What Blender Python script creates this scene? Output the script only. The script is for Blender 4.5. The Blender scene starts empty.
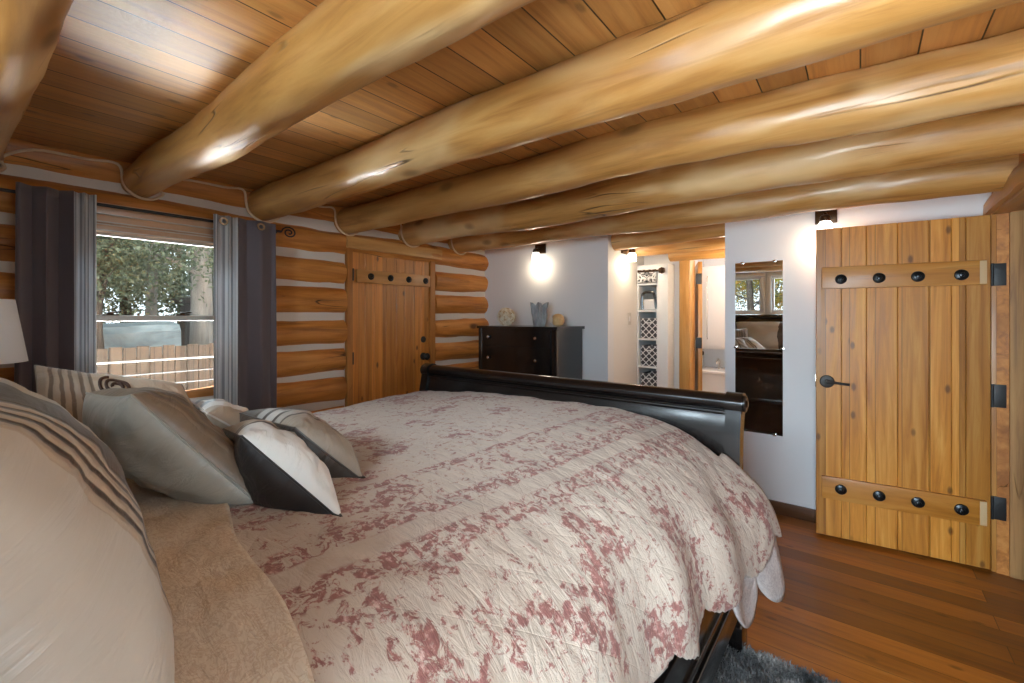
import bpy, bmesh, math, random
from mathutils import Vector, Matrix, noise

C = bpy.context.scene.collection
sc = bpy.context.scene
PI = math.pi
random.seed(7)

# ------------------------------------------------------------------ camera
cam_d = bpy.data.cameras.new('camera')
cam_d.sensor_width = 36.0
cam_d.lens = 445.3 / 1024 * 36.0
cam_d.shift_y = -(341.5 - 316.8) / 1024
cam_d.clip_start = 0.02
cam_d.clip_end = 200
cam = bpy.data.objects.new('camera', cam_d)
C.objects.link(cam)
cam.location = (0, 0, 1.42)
cam.rotation_euler = (PI / 2, 0, math.radians(38.04))
sc.camera = cam

# ------------------------------------------------------------------ world, sun, daylight, exposure
world = bpy.data.worlds.new('world')
sc.world = world
world.use_nodes = True
wn = world.node_tree
wn.nodes.clear()
w_out = wn.nodes.new('ShaderNodeOutputWorld')
w_bg = wn.nodes.new('ShaderNodeBackground')
w_bg.inputs['Color'].default_value = (0.80, 0.90, 1.0, 1)
w_bg.inputs['Strength'].default_value = 2.2
wn.links.new(w_bg.outputs[0], w_out.inputs[0])


def lamp(name, kind, loc, energy, color, target=None, size=None, size_y=None, radius=None, angle=None):
    d = bpy.data.lights.new(name, kind)
    d.energy = energy
    d.color = color
    if size is not None:
        d.shape = 'RECTANGLE'
        d.size = size
        d.size_y = size_y
    if radius is not None:
        d.shadow_soft_size = radius
    if angle is not None:
        d.angle = angle
    o = bpy.data.objects.new(name, d)
    C.objects.link(o)
    o.location = loc
    if target is not None:
        o.rotation_euler = (Vector(target) - Vector(loc)).to_track_quat('-Z', 'Y').to_euler()
    return o


lamp('sun', 'SUN', (6, 6, 12), 3.2, (1.0, 0.93, 0.82), target=(0, 2.5, 0), angle=0.02)
DAY = (0.72, 0.86, 1.0)
# fill light through an added window behind the camera, right of the bed
lamp('fill_rear_window', 'AREA', (0.05, -1.90, 1.65), 200, DAY, target=(-1.0, 3.7, 1.4), size=1.5, size_y=1.3)
# daylight through the window in the right wall, level with the bed
lamp('daylight_right_window', 'AREA', (1.75, 0.45, 1.75), 52, DAY, target=(-3.0, 1.1, 1.2), size=2.0, size_y=1.6)
# open sky above the trees, falling through the two windows over the headboard and the side window
lamp('daylight_over_headboard', 'AREA', (-1.15, -4.0, 3.5), 480, DAY, target=(-1.4, 3.0, 0.9), size=3.2, size_y=1.5)
lamp('daylight_side_window', 'AREA', (-4.75, 0.8, 3.1), 200, DAY, target=(-2.4, 1.0, 1.0), size=2.2, size_y=1.4)
# unseen lamps added low outside, sending fill light up onto the ceiling
lamp('ceiling_fill_deck', 'AREA', (-4.10, 0.95, -0.05), 2800, (0.86, 0.93, 1.0), target=(-2.2, 0.95, 2.3), size=3.4, size_y=1.0)
lamp('ceiling_fill_rear', 'AREA', (0.03, -1.35, 0.15), 18, (0.86, 0.93, 1.0), target=(-0.9, 1.2, 2.6), size=1.3, size_y=0.9)
lamp('ceiling_fill_headboard', 'AREA', (-1.15, -1.55, 0.55), 480, (0.86, 0.93, 1.0), target=(-1.5, 1.2, 2.4), size=2.6, size_y=0.9)

vs = sc.view_settings
vs.view_transform = 'Standard'
vs.look = 'None'
vs.gamma = 1.0
vs.use_curve_mapping = False
vs.exposure = 0.40
sc.cycles.max_bounces = 10
sc.cycles.diffuse_bounces = 6
sc.cycles.glossy_bounces = 4
sc.cycles.transparent_max_bounces = 16
sc.cycles.sample_clamp_indirect = 4.0
sc.cycles.use_denoising = True

# ------------------------------------------------------------------ helpers: objects


def obj(name, bm, mats, parent=None, smooth=0.6, recalc=True, local=False):
    """link bm as ONE mesh object. bm is in world coordinates, or in the parent's space if local."""
    if recalc:
        bmesh.ops.recalc_face_normals(bm, faces=bm.faces[:])
    me = bpy.data.meshes.new(name)
    org = Vector((0, 0, 0))
    if parent is not None and not local:
        bm.transform(ROOT_INV.get(root_of(parent).name, Matrix()))
    elif parent is None:
        xs = [v.co.x for v in bm.verts]
        ys = [v.co.y for v in bm.verts]
        zs = [v.co.z for v in bm.verts]
        org = Vector(((min(xs) + max(xs)) / 2, (min(ys) + max(ys)) / 2, min(zs)))
        bm.transform(Matrix.Translation(-org))
    bm.to_mesh(me)
    bm.free()
    o = bpy.data.objects.new(name, me)
    C.objects.link(o)
    if parent is not None:
        o.parent = parent
    else:
        o.location = org
        ROOT_INV[o.name] = Matrix.Translation(-org)
    for m in (mats if isinstance(mats, (list, tuple)) else [mats]):
        me.materials.append(m)
    if smooth:
        for p in me.polygons:
            p.use_smooth = True
        me.set_sharp_from_angle(angle=smooth)
    return o


ROOT_INV = {}


def root_of(o):
    while o.parent is not None:
        o = o.parent
    return o


def tag(o, label=None, cat=None, group=None, kind=None):
    if label:
        o['label'] = label
    if cat:
        o['category'] = cat
    if group:
        o['group'] = group
    if kind:
        o['kind'] = kind
    return o


def thing(name, label, cat, loc=(0, 0, 0), rotz=0.0, group=None, kind=None):
    o = bpy.data.objects.new(name, None)
    o.empty_display_size = 0.05
    C.objects.link(o)
    o.location = loc
    o.rotation_euler = (0, 0, rotz)
    M = Matrix.Translation(Vector(loc)) @ Matrix.Rotation(rotz, 4, 'Z')
    ROOT_INV[o.name] = M.inverted()
    return tag(o, label, cat, group, kind)


def dup(root, loc, rotz, label=None):
    r = root.copy()
    C.objects.link(r)
    r.location = loc
    r.rotation_euler = (0, 0, rotz)
    if label:
        r['label'] = label
    for ch in list(root.children):
        c = ch.copy()
        C.objects.link(c)
        c.parent = r
        for g in ch.children:
            d = g.copy()
            C.objects.link(d)
            d.parent = c
    return r


def new():
    return bmesh.new()


def box(bm, lo, hi, bev=0.0, seg=2, M=None):
    t = bmesh.new()
    bmesh.ops.create_cube(t, size=1.0)
    s = [max(hi[i] - lo[i], 1e-5) for i in range(3)]
    c = [(hi[i] + lo[i]) / 2 for i in range(3)]
    for v in t.verts:
        v.co = Vector((v.co.x * s[0] + c[0], v.co.y * s[1] + c[1], v.co.z * s[2] + c[2]))
    if bev > 0:
        bmesh.ops.bevel(t, geom=t.edges[:] + t.verts[:], offset=bev, segments=seg, profile=0.6, affect='EDGES')
    merge(bm, t, M)


def merge(bm, t, M=None):
    if M is not None:
        t.transform(M)
    vm = {}
    uvs = t.loops.layers.uv.active
    uvd = None
    if uvs:
        uvd = bm.loops.layers.uv.active or bm.loops.layers.uv.new('uv')
    for v in t.verts:
        vm[v] = bm.verts.new(v.co)
    for f in t.faces:
        try:
            nf = bm.faces.new([vm[v] for v in f.verts])
            nf.material_index = f.material_index
            if uvd:
                for a, b in zip(nf.loops, f.loops):
                    a[uvd].uv = b[uvs].uv
        except ValueError:
            pass
    t.free()


def ring_loft(bm, rings, cap=True, closed=False):
    """rings: list of lists of Vectors (same length)"""
    R = [[bm.verts.new(p) for p in r] for r in rings]
    n = len(R[0])
    m = len(R)
    for i in range(m - 1 + (1 if closed else 0)):
        a, b = R[i], R[(i + 1) % m]
        for j in range(n):
            bm.faces.new((a[j], a[(j + 1) % n], b[(j + 1) % n], b[j]))
    if cap and not closed:
        bm.faces.new(R[0][::-1])
        bm.faces.new(R[-1])


def tube(bm, pts, r, seg=10, cap=True):
    pts = [Vector(p) for p in pts]
    rr = r if isinstance(r, (list, tuple)) else [r] * len(pts)
    rings = []
    prev = None
    for i, p in enumerate(pts):
        a = pts[max(i - 1, 0)]
        b = pts[min(i + 1, len(pts) - 1)]
        d = (b - a).normalized()
        if prev is None:
            up = Vector((0, 0, 1)) if abs(d.z) < 0.9 else Vector((1, 0, 0))
            u = d.cross(up).normalized()
        else:
            u = (prev - d * prev.dot(d)).normalized()
        prev = u
        w = d.cross(u)
        rings.append([p + (u * math.cos(2 * PI * k / seg) + w * math.sin(2 * PI * k / seg)) * rr[i] for k in range(seg)])
    ring_loft(bm, rings, cap)


def spline(pts, n=8):
    pts = [Vector(p) for p in pts]
    out = []
    for i in range(len(pts) - 1):
        p0 = pts[max(i - 1, 0)]
        p1, p2 = pts[i], pts[i + 1]
        p3 = pts[min(i + 2, len(pts) - 1)]
        for k in range(n):
            t = k / n
            out.append(0.5 * ((2 * p1) + (p2 - p0) * t + (2 * p0 - 5 * p1 + 4 * p2 - p3) * t * t + (3 * p1 - p0 - 3 * p2 + p3) * t ** 3))
    out.append(pts[-1])
    return out


def lathe(bm, prof, center=(0, 0, 0), seg=24, M=None, cap=True):
    t = bmesh.new()
    rings = []
    for r, z in prof:
        r = max(r, 1e-4)
        rings.append([Vector((r * math.cos(2 * PI * k / seg), r * math.sin(2 * PI * k / seg), z)) for k in range(seg)])
    ring_loft(t, rings, cap)
    MM = Matrix.Translation(Vector(center))
    if M is not None:
        MM = MM @ M
    merge(bm, t, MM)


def prism_x(bm, prof, x0, x1, n=1):
    """extrude a closed (y,z) outline along x"""
    rings = []
    for i in range(n + 1):
        x = x0 + (x1 - x0) * i / n
        rings.append([Vector((x, y, z)) for y, z in prof])
    ring_loft(bm, rings)


def nz(p, s=1.0, seed=0.0):
    return noise.noise(Vector((p[0] * s + seed * 13.7, p[1] * s + seed * 7.3, p[2] * s - seed * 3.1)))


def log_bm(bm, p0, p1, r, seed=1, seg=28, step=0.05, rz=None, wob=0.012, rough=0.05, r1=None):
    """an irregular peeled log from p0 to p1; rz = vertical radius"""
    p0, p1 = Vector(p0), Vector(p1)
    L = (p1 - p0).length
    d = (p1 - p0).normalized()
    up = Vector((0, 0, 1))
    u = d.cross(up).normalized()
    n = max(4, int(L / step))
    rings = []
    for i in range(n + 1):
        t = i / n
        p = p0.lerp(p1, t)
        p = p + u * nz((t * L * 0.9, 0, 0), 1, seed) * wob + up * nz((0, t * L * 0.9, 5), 1, seed) * wob
        ra = r + ((r1 if r1 is not None else r) - r) * t
        rb = (rz if rz is not None else ra)
        ring = []
        for k in range(seg):
            a = 2 * PI * k / seg
            cx, cz = math.cos(a), math.sin(a)
            q = (t * L * 1.3, cx * 1.1, cz * 1.1)
            f = 1 + rough * nz(q, 1, seed) + rough * 0.75 * nz((t * L * 5, cx * 2.2, cz * 2.2), 1, seed + 3) + rough * 0.25 * nz((t * L * 11, cx * 4.5, cz * 4.5), 1, seed + 6)
            ring.append(p + u * cx * ra * f + up * cz * rb * f)
        rings.append(ring)
    ring_loft(bm, rings)


# ------------------------------------------------------------------ helpers: materials
class NT:
    def __init__(self, name):
        self.m = bpy.data.materials.new(name)
        self.m.use_nodes = True
        self.t = self.m.node_tree
        self.b = self.t.nodes['Principled BSDF']
        self.out = self.t.nodes['Material Output']

    def n(self, kind, **kw):
        nd = self.t.nodes.new('ShaderNode' + kind)
        for k, v in kw.items():
            if k in nd.inputs:
                nd.inputs[k].default_value = v
            else:
                setattr(nd, k, v)
        return nd

    def l(self, a, b):
        self.t.links.new(a, b)

    def coord(self, kind='Object', scale=(1, 1, 1), rot=(0, 0, 0), loc=(0, 0, 0), src=None):
        if src is None:
            src = self.n('TexCoord').outputs[kind]
        mp = self.n('Mapping')
        mp.inputs['Scale'].default_value = scale
        mp.inputs['Rotation'].default_value = rot
        mp.inputs['Location'].default_value = loc
        self.l(src, mp.inputs['Vector'])
        return mp.outputs[0]

    def noise(self, vec, scale=5, detail=4, rough=0.5, dist=0.0):
        nd = self.n('TexNoise')
        nd.inputs['Scale'].default_value = scale
        nd.inputs['Detail'].default_value = detail
        nd.inputs['Roughness'].default_value = rough
        nd.inputs['Distortion'].default_value = dist
        self.l(vec, nd.inputs['Vector'])
        return nd.outputs['Fac']

    def ramp(self, fac, stops, interp='LINEAR'):
        nd = self.n('ValToRGB')
        nd.color_ramp.interpolation = interp
        el = nd.color_ramp.elements
        while len(el) < len(stops):
            el.new(0.5)
        for e, (p, c) in zip(el, stops):
            e.position = p
            e.color = (c[0], c[1], c[2], 1) if isinstance(c, (tuple, list)) else (c, c, c, 1)
        self.l(fac, nd.inputs['Fac'])
        return nd.outputs['Color']

    def mix(self, fac, a, b, mode='MIX'):
        nd = self.n('Mix')
        nd.data_type = 'RGBA'
        nd.blend_type = mode
        for sock, val in ((nd.inputs[0], fac), (nd.inputs[6], a), (nd.inputs[7], b)):
            if hasattr(val, 'links'):
                self.l(val, sock)
            elif isinstance(val, (tuple, list)):
                sock.default_value = (val[0], val[1], val[2], 1)
            else:
                sock.default_value = val
        return nd.outputs[2]

    def math(self, op, a, b=0.0, c=None):
        nd = self.n('Math')
        nd.operation = op
        for i, val in enumerate((a, b) if c is None else (a, b, c)):
            if hasattr(val, 'links'):
                self.l(val, nd.inputs[i])
            else:
                nd.inputs[i].default_value = val
        return nd.outputs[0]

    def rng(self, v, a, b, c=0.0, d=1.0):
        nd = self.n('MapRange')
        nd.interpolation_type = 'SMOOTHSTEP'
        self.l(v, nd.inputs[0])
        for i, x in enumerate((a, b, c, d)):
            nd.inputs[i + 1].default_value = x
        return nd.outputs[0]

    def bump(self, h, strength=0.3, dist=0.01, normal=None):
        nd = self.n('Bump')
        nd.inputs['Strength'].default_value = strength
        nd.inputs['Distance'].default_value = dist
        self.l(h, nd.inputs['Height'])
        if normal is not None:
            self.l(normal, nd.inputs['Normal'])
        self.l(nd.outputs[0], self.b.inputs['Normal'])
        return nd.outputs[0]

    def set(self, color=None, rough=None, metal=None, **kw):
        if color is not None:
            if hasattr(color, 'links'):
                self.l(color, self.b.inputs['Base Color'])
            else:
                self.b.inputs['Base Color'].default_value = (color[0], color[1], color[2], 1)
        if rough is not None:
            if hasattr(rough, 'links'):
                self.l(rough, self.b.inputs['Roughness'])
            else:
                self.b.inputs['Roughness'].default_value = rough
        if metal is not None:
            self.b.inputs['Metallic'].default_value = metal
        for k, v in kw.items():
            self.b.inputs[k.replace('_', ' ')].default_value = v
        return self.m


def plain(name, color, rough=0.5, metal=0.0, **kw):
    return NT(name).set(color, rough, metal, **kw)


def sc_axis(axis, along, across):
    return tuple(along if a == axis else across for a in 'XYZ')


def wood_mat(name, dark, mid, light, axis='X', rough=0.42, pale=None, crack=0.5, knot=0.6, coat=0.0, bump=0.35, grain=1.0, var=0.35):
    N = NT(name)
    tc = N.n('TexCoord').outputs['Object']
    oi = N.n('ObjectInfo').outputs['Random']
    off = N.n('CombineXYZ')
    sh = N.math('MULTIPLY', oi, 37.0)
    for i in range(3):
        N.l(sh, off.inputs[i])
    va = N.n('VectorMath')
    va.operation = 'ADD'
    N.l(tc, va.inputs[0])
    N.l(off.outputs[0], va.inputs[1])
    src = va.outputs[0]
    v1 = N.coord(src=src, scale=sc_axis(axis, 0.9, 11 * grain))
    g = N.noise(v1, 1.6, 6, 0.62, 0.6)
    col = N.ramp(g, [(0.28, dark), (0.5, mid), (0.72, light)])
    v2 = N.coord(src=src, scale=sc_axis(axis, 0.8, 2.4))
    big = N.noise(v2, 1.3, 3, 0.55, 0.3)
    if pale is not None:
        col = N.mix(N.rng(big, 0.50, 0.68), col, pale)
    dk = N.noise(N.coord(src=src, scale=sc_axis(axis, 0.5, 1.7), loc=(3, 5, 7)), 1.7, 3, 0.5)
    col = N.mix(N.rng(dk, 0.52, 0.72, 0, var), col, dark)
    # lengthwise checks
    ck = N.noise(N.coord(src=src, scale=sc_axis(axis, 0.55, 7), loc=(9, 1, 4)), 1.5, 2, 0.4, 0.2)
    line = N.math('ABSOLUTE', N.math('SUBTRACT', ck, 0.5))
    cl = N.rng(line, 0.0, 0.012, 1, 0)
    cm = N.rng(N.noise(N.coord(src=src, scale=sc_axis(axis, 0.9, 2), loc=(2, 8, 3)), 2.0, 1, 0.5), 0.55, 0.68)
    cr = N.math('MULTIPLY', cl, cm)
    col = N.mix(N.math('MULTIPLY', cr, crack), col, tuple(x * 0.18 for x in dark))
    # knots
    vo = N.n('TexVoronoi')
    N.l(N.coord(src=src, scale=sc_axis(axis, 2.6, 5.2)), vo.inputs['Vector'])
    vo.inputs['Scale'].default_value = 1.0
    kn = N.rng(vo.outputs['Distance'], 0.07, 0.22, 1, 0)
    sel = N.rng(vo.outputs['Color'], 0.55, 0.6)
    kf = N.math('MULTIPLY', N.math('MULTIPLY', kn, sel), knot)
    col = N.mix(kf, col, tuple(x * 0.35 for x in dark))
    h = N.math('SUBTRACT', N.math('ADD', N.math('MULTIPLY', g, 0.4), N.math('MULTIPLY', big, 1.2)), N.math('MULTIPLY', cr, 1.2))
    N.bump(h, bump, 0.012)
    r = N.rng(g, 0.3, 0.7, rough - 0.08, rough + 0.1)
    m = N.set(col, r)
    if coat:
        N.b.inputs['Coat Weight'].default_value = coat
        N.b.inputs['Coat Roughness'].default_value = 0.2
    return m


def plank_mat(name, dark, mid, light, rot=0.0, width=0.14, length=1.6, rough=0.4, gap=0.004, tint=(0.6, 1.25), bump=0.4, coat=0.0, wash=None, plane='XY', knots=0.5, gapcol=0.08):
    """boards running along local X (before rot), one row per board"""
    N = NT(name)
    tc = N.n('TexCoord').outputs['Object']
    if plane == 'XY':
        src = N.coord(src=tc, rot=(0, 0, rot))
    else:  # vertical boards in the XZ plane
        sx = N.n('SeparateXYZ')
        N.l(tc, sx.inputs[0])
        cx = N.n('CombineXYZ')
        N.l(sx.outputs[2], cx.inputs[0])
        N.l(sx.outputs[0 if plane == 'XZ' else 1], cx.inputs[1])
        src = cx.outputs[0]
    br = N.n('TexBrick')
    br.offset = 0.37
    br.offset_frequency = 2
    br.inputs['Color1'].default_value = (0, 0, 0, 1)
    br.inputs['Color2'].default_value = (1, 1, 1, 1)
    br.inputs['Mortar'].default_value = (0.5, 0.5, 0.5, 1)
    br.inputs['Scale'].default_value = 1.0
    br.inputs['Mortar Size'].default_value = gap / 2
    br.inputs['Mortar Smooth'].default_value = 0.1
    br.inputs['Bias'].default_value = 0.0
    br.inputs['Brick Width'].default_value = length
    br.inputs['Row Height'].default_value = width
    N.l(src, br.inputs['Vector'])
    tone = br.outputs['Color']
    # shift the grain per board
    sh = N.n('CombineXYZ')
    t1 = N.math('MULTIPLY', tone, 23.0)
    N.l(t1, sh.inputs[0])
    N.l(t1, sh.inputs[2])
    va = N.n('VectorMath')
    va.operation = 'ADD'
    N.l(src, va.inputs[0])
    N.l(sh.outputs[0], va.inputs[1])
    s2 = va.outputs[0]
    g = N.noise(N.coord(src=s2, scale=(0.9, 16, 6)), 1.5, 6, 0.62, 0.9)
    col = N.ramp(g, [(0.28, dark), (0.5, mid), (0.74, light)])
    if wash is not None:
        wv = N.noise(N.coord(src=s2, scale=(1.6, 7, 3)), 1.6, 5, 0.65, 0.4)
        col = N.mix(N.rng(wv, 0.46, 0.66, 0, 0.8), col, wash)
    tv = N.ramp(tone, [(0.0, tint[0]), (1.0, tint[1])])
    col = N.mix(1.0, col, tv, 'MULTIPLY')
    vo = N.n('TexVoronoi')
    vo.voronoi_dimensions = '2D'
    N.l(N.coord(src=s2, scale=(3.4, 7.0, 3)), vo.inputs['Vector'])
    vo.inputs['Scale'].default_value = 1.0
    kn = N.math('MULTIPLY', N.rng(N.math('ADD', vo.outputs['Distance'], N.math('MULTIPLY', g, 0.08)), 0.075, 0.15, 1, 0), N.rng(vo.outputs['Color'], 0.55, 0.6))
    col = N.mix(N.math('MULTIPLY', kn, knots), col, tuple(x * 0.3 for x in dark))
    col = N.mix(br.outputs['Fac'], col, tuple(x * gapcol for x in mid))
    h = N.math('SUBTRACT', N.math('MULTIPLY', g, 0.35), N.math('MULTIPLY', br.outputs['Fac'], 1.5))
    hew = N.noise(N.coord(src=s2, scale=(3.5, 9, 3)), 2.2, 5, 0.65, 0.8)
    h = N.math('ADD', h, N.math('MULTIPLY', hew, 0.5))
    N.bump(h, bump, 0.006)
    m = N.set(col, N.rng(g, 0.3, 0.7, rough - 0.07, rough + 0.1))
    if coat:
        N.b.inputs['Coat Weight'].default_value = coat
        N.b.inputs['Coat Roughness'].default_value = 0.30
    return m


MAT = {}
MAT['beam'] = wood_mat('peeled_log_honey', (0.31, 0.125, 0.027), (0.53, 0.262, 0.071), (0.63, 0.36, 0.125), 'X', 0.42, pale=(0.70, 0.46, 0.215), crack=0.9, coat=0.3, bump=0.40, var=0.6)
MAT['walllog'] = wood_mat('wall_log_orange', (0.28, 0.088, 0.014), (0.56, 0.212, 0.042), (0.70, 0.325, 0.085), 'Y', 0.5, crack=1.0, bump=0.6, var=0.95, knot=0.95)
MAT['ceil'] = plank_mat('ceiling_boards', (0.42, 0.175, 0.042), (0.60, 0.285, 0.078), (0.70, 0.38, 0.125), rot=PI / 2, width=0.150, length=5.0, rough=0.47, gap=0.005, tint=(0.78, 1.15), bump=0.9, coat=0.35)
MAT['floor'] = plank_mat('floor_boards', (0.17, 0.050, 0.006), (0.30, 0.098, 0.012), (0.39, 0.148, 0.024), rot=0, width=0.125, length=1.9, rough=0.38, gap=0.003, tint=(0.66, 1.42), bump=0.2, coat=0.15, gapcol=0.25)
MAT['door'] = plank_mat('door_boards', (0.36, 0.120, 0.012), (0.58, 0.230, 0.027), (0.74, 0.375, 0.075), plane='XZ', width=0.125, length=4.0, rough=0.40, gap=0.003, tint=(0.74, 1.15), bump=0.35, coat=0.1, knots=0.8, gapcol=0.35)
MAT['doorY'] = plank_mat('closet_door_boards', (0.36, 0.115, 0.016), (0.56, 0.205, 0.032), (0.67, 0.30, 0.065), plane='YZ', width=0.118, length=4.0, rough=0.4, gap=0.003, tint=(0.72, 1.2), bump=0.3, coat=0.25, knots=0.9, gapcol=0.35)
MAT['brace'] = wood_mat('brace_wood', (0.32, 0.112, 0.014), (0.50, 0.20, 0.028), (0.58, 0.275, 0.055), 'X', 0.38, knot=0.3, crack=0.2, coat=0.1, bump=0.1)
MAT['braceY'] = wood_mat('brace_wood_side', (0.36, 0.15, 0.035), (0.50, 0.225, 0.06), (0.56, 0.28, 0.085), 'Y', 0.38, knot=0.2, crack=0.1, coat=0.2, bump=0.1)
MAT['trimZ'] = wood_mat('upright_timber', (0.40, 0.17, 0.035), (0.58, 0.29, 0.075), (0.66, 0.38, 0.12), 'Z', 0.38, knot=0.4, crack=0.3, coat=0.2, bump=0.12)
MAT['casingZ'] = wood_mat('dark_casing', (0.26, 0.085, 0.016), (0.42, 0.16, 0.034), (0.50, 0.22, 0.05), 'Z', 0.42, knot=0.2, crack=0.2, bump=0.1)
MAT['jambZ'] = wood_mat('jamb_wood', (0.30, 0.105, 0.016), (0.48, 0.195, 0.034), (0.57, 0.27, 0.06), 'Z', 0.40, knot=0.6, crack=0.2, coat=0.1, bump=0.1)
MAT['roughZ'] = wood_mat('rough_sawn_timber', (0.22, 0.10, 0.035), (0.44, 0.23, 0.085), (0.54, 0.32, 0.13), 'Z', 0.6, knot=0.8, crack=0.8, bump=0.5, grain=1.6)
MAT['trimY'] = wood_mat('casing_wood', (0.50, 0.28, 0.16), (0.64, 0.39, 0.23), (0.72, 0.47, 0.30), 'Y', 0.35, knot=0.1, crack=0.0, coat=0.3, bump=0.06)
MAT['headY'] = wood_mat('door_head_wood', (0.36, 0.16, 0.04), (0.56, 0.28, 0.08), (0.66, 0.38, 0.13), 'Y', 0.42, knot=0.3, crack=0.5, bump=0.3)
MAT['darkbase'] = wood_mat('dark_baseboard', (0.05, 0.018, 0.006), (0.10, 0.038, 0.012), (0.14, 0.055, 0.018), 'X', 0.4, knot=0.1, crack=0.0, bump=0.05)
MAT['extwood'] = plank_mat('weathered_boards', (0.046, 0.031, 0.022), (0.075, 0.052, 0.036), (0.10, 0.073, 0.052), plane='YZ', width=0.14, length=4, rough=0.7, gap=0.008, tint=(0.7, 1.2), bump=0.2)


def black_lacquer():
    N = NT('espresso_lacquer')
    g = N.noise(N.coord(scale=(1.5, 14, 14)), 2.0, 4, 0.6)
    c = N.ramp(g, [(0.35, (0.0042, 0.0032, 0.003)), (0.7, (0.011, 0.0075, 0.0065))])
    return N.set(c, 0.24, Coat_Weight=0.5, Coat_Roughness=0.12)


MAT['black'] = black_lacquer()


def painted(name, col, rough=0.6, b=0.05):
    N = NT(name)
    g = N.noise(N.coord(scale=(1, 1, 1)), 60, 3, 0.6)
    N.bump(g, b, 0.004)
    return N.set(col, rough)


MAT['wall'] = painted('white_plaster', (0.74, 0.75, 0.77))
MAT['hall'] = painted('warm_white_plaster', (0.76, 0.74, 0.71))
MAT['chink'] = painted('chinking_mortar', (0.66, 0.58, 0.50), 0.8, 0.3)
MAT['whitetrim'] = plain('white_gloss_paint', (0.80, 0.80, 0.79), 0.35)
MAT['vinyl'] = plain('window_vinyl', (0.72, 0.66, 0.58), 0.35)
MAT['iron'] = painted('black_iron', (0.012, 0.012, 0.012), 0.45, 0.3)
MAT['bronze'] = plain('dark_bronze', (0.06, 0.032, 0.016), 0.35, 0.8)
MAT['stud'] = plain('blackened_stud', (0.03, 0.033, 0.036), 0.32, 0.85)
MAT['chrome'] = plain('chrome', (0.85, 0.85, 0.86), 0.12, 1.0)
MAT['nickel'] = plain('brushed_nickel', (0.62, 0.58, 0.52), 0.25, 1.0)
MAT['mirror'] = plain('mirror_silver', (0.90, 0.91, 0.90), 0.0, 1.0)
MAT['mirror_edge'] = plain('mirror_edge', (0.45, 0.52, 0.50), 0.2, 0.3)
MAT['rope'] = painted('cream_cord', (0.68, 0.50, 0.32), 0.8, 0.6)
MAT['porcelain'] = plain('porcelain', (0.85, 0.85, 0.84), 0.12)
MAT['lightwood'] = plain('light_wood', (0.62, 0.42, 0.22), 0.5)


def glass_mat():
    N = NT('window_glass')
    tr = N.n('BsdfTransparent')
    tr.inputs[0].default_value = (0.93, 0.95, 0.94, 1)
    gl = N.n('BsdfGlossy')
    gl.inputs['Roughness'].default_value = 0.02
    fr = N.n('Fresnel')
    fr.inputs['IOR'].default_value = 1.5
    mx = N.n('MixShader')
    N.l(fr.outputs[0], mx.inputs[0])
    N.l(tr.outputs[0], mx.inputs[1])
    N.l(gl.outputs[0], mx.inputs[2])
    N.l(mx.outputs[0], N.out.inputs['Surface'])
    return N.m


MAT['glass'] = glass_mat()


def emit(name, col, strength):
    N = NT(name)
    N.set((0.9, 0.88, 0.84), 0.4)
    N.b.inputs['Emission Color'].default_value = (*col, 1)
    N.b.inputs['Emission Strength'].default_value = strength
    return N.m


MAT['bulb'] = emit('lit_bulb', (1.0, 0.86, 0.66), 28)
MAT['globe'] = emit('lit_frosted_glass', (1.0, 0.90, 0.76), 3)


def fabric(name, col, rough=0.85, scale=500, b=0.15, sheen=0.2, var=0.12):
    N = NT(name)
    tc = N.coord()
    w = N.noise(tc, scale, 2, 0.6)
    f = N.noise(tc, 5, 4, 0.6)
    c2 = tuple(x * (1 - var) for x in col)
    N.bump(w, b, 0.002)
    m = N.set(N.mix(f, col, c2), rough)
    N.b.inputs['Sheen Weight'].default_value = sheen
    return m


MAT['curtain'] = fabric('aubergine_grey_cloth', (0.115, 0.088, 0.096), 0.7, sheen=0.25)
MAT['shade'] = fabric('white_linen_shade', (0.90, 0.90, 0.90), 0.8, sheen=0.1, var=0.03)
MAT['white_sheet'] = fabric('white_cotton', (0.74, 0.72, 0.70), 0.8)


def uv_bands(name, stops, axis=0, rough=0.5, sheen=0.05, wr=0.35, pleat=None, pcol=None, extra=None, satin=False):
    """bands across a pillow: stops = list of (position 0..1, colour), hard edges, along uv axis.
       pleat = (from, to, count, colour) narrow dark pleats inside a band"""
    N = NT(name)
    uv = N.n('TexCoord').outputs['UV']
    dist = N.noise(N.coord(src=uv, scale=(4, 4, 1)), 1.0, 3, 0.5)
    sx = N.n('SeparateXYZ')
    N.l(uv, sx.inputs[0])
    u = N.math('ADD', sx.outputs[axis], N.math('MULTIPLY', N.math('SUBTRACT', dist, 0.5), 0.05))
    col = N.ramp(u, stops, 'CONSTANT')
    h = N.noise(N.coord(src=uv, scale=(3.2, 3.2, 1) if not satin else (2.2, 5.5, 1)), 1.6, 5, 0.55, 0.8)
    height = h
    if pleat:
        a, b, cnt, pc = pleat
        ph = N.math('SINE', N.math('MULTIPLY', N.math('SUBTRACT', u, a), 2 * PI * cnt / (b - a)))
        inside = N.math('MULTIPLY', N.math('GREATER_THAN', u, a), N.math('LESS_THAN', u, b))
        dk = N.math('MULTIPLY', inside, N.rng(ph, -0.1, 0.6))
        col = N.mix(dk, col, pc)
        height = N.math('ADD', height, N.math('MULTIPLY', N.math('MULTIPLY', inside, ph), -0.15))
    if extra:
        col = extra(N, uv, col)
    N.bump(height, wr, 0.03)
    m = N.set(col, rough)
    N.b.inputs['Sheen Weight'].default_value = sheen
    return m


# ------------------------------------------------------------------ the room shell
CEIL = 2.29
YB = 3.72


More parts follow.
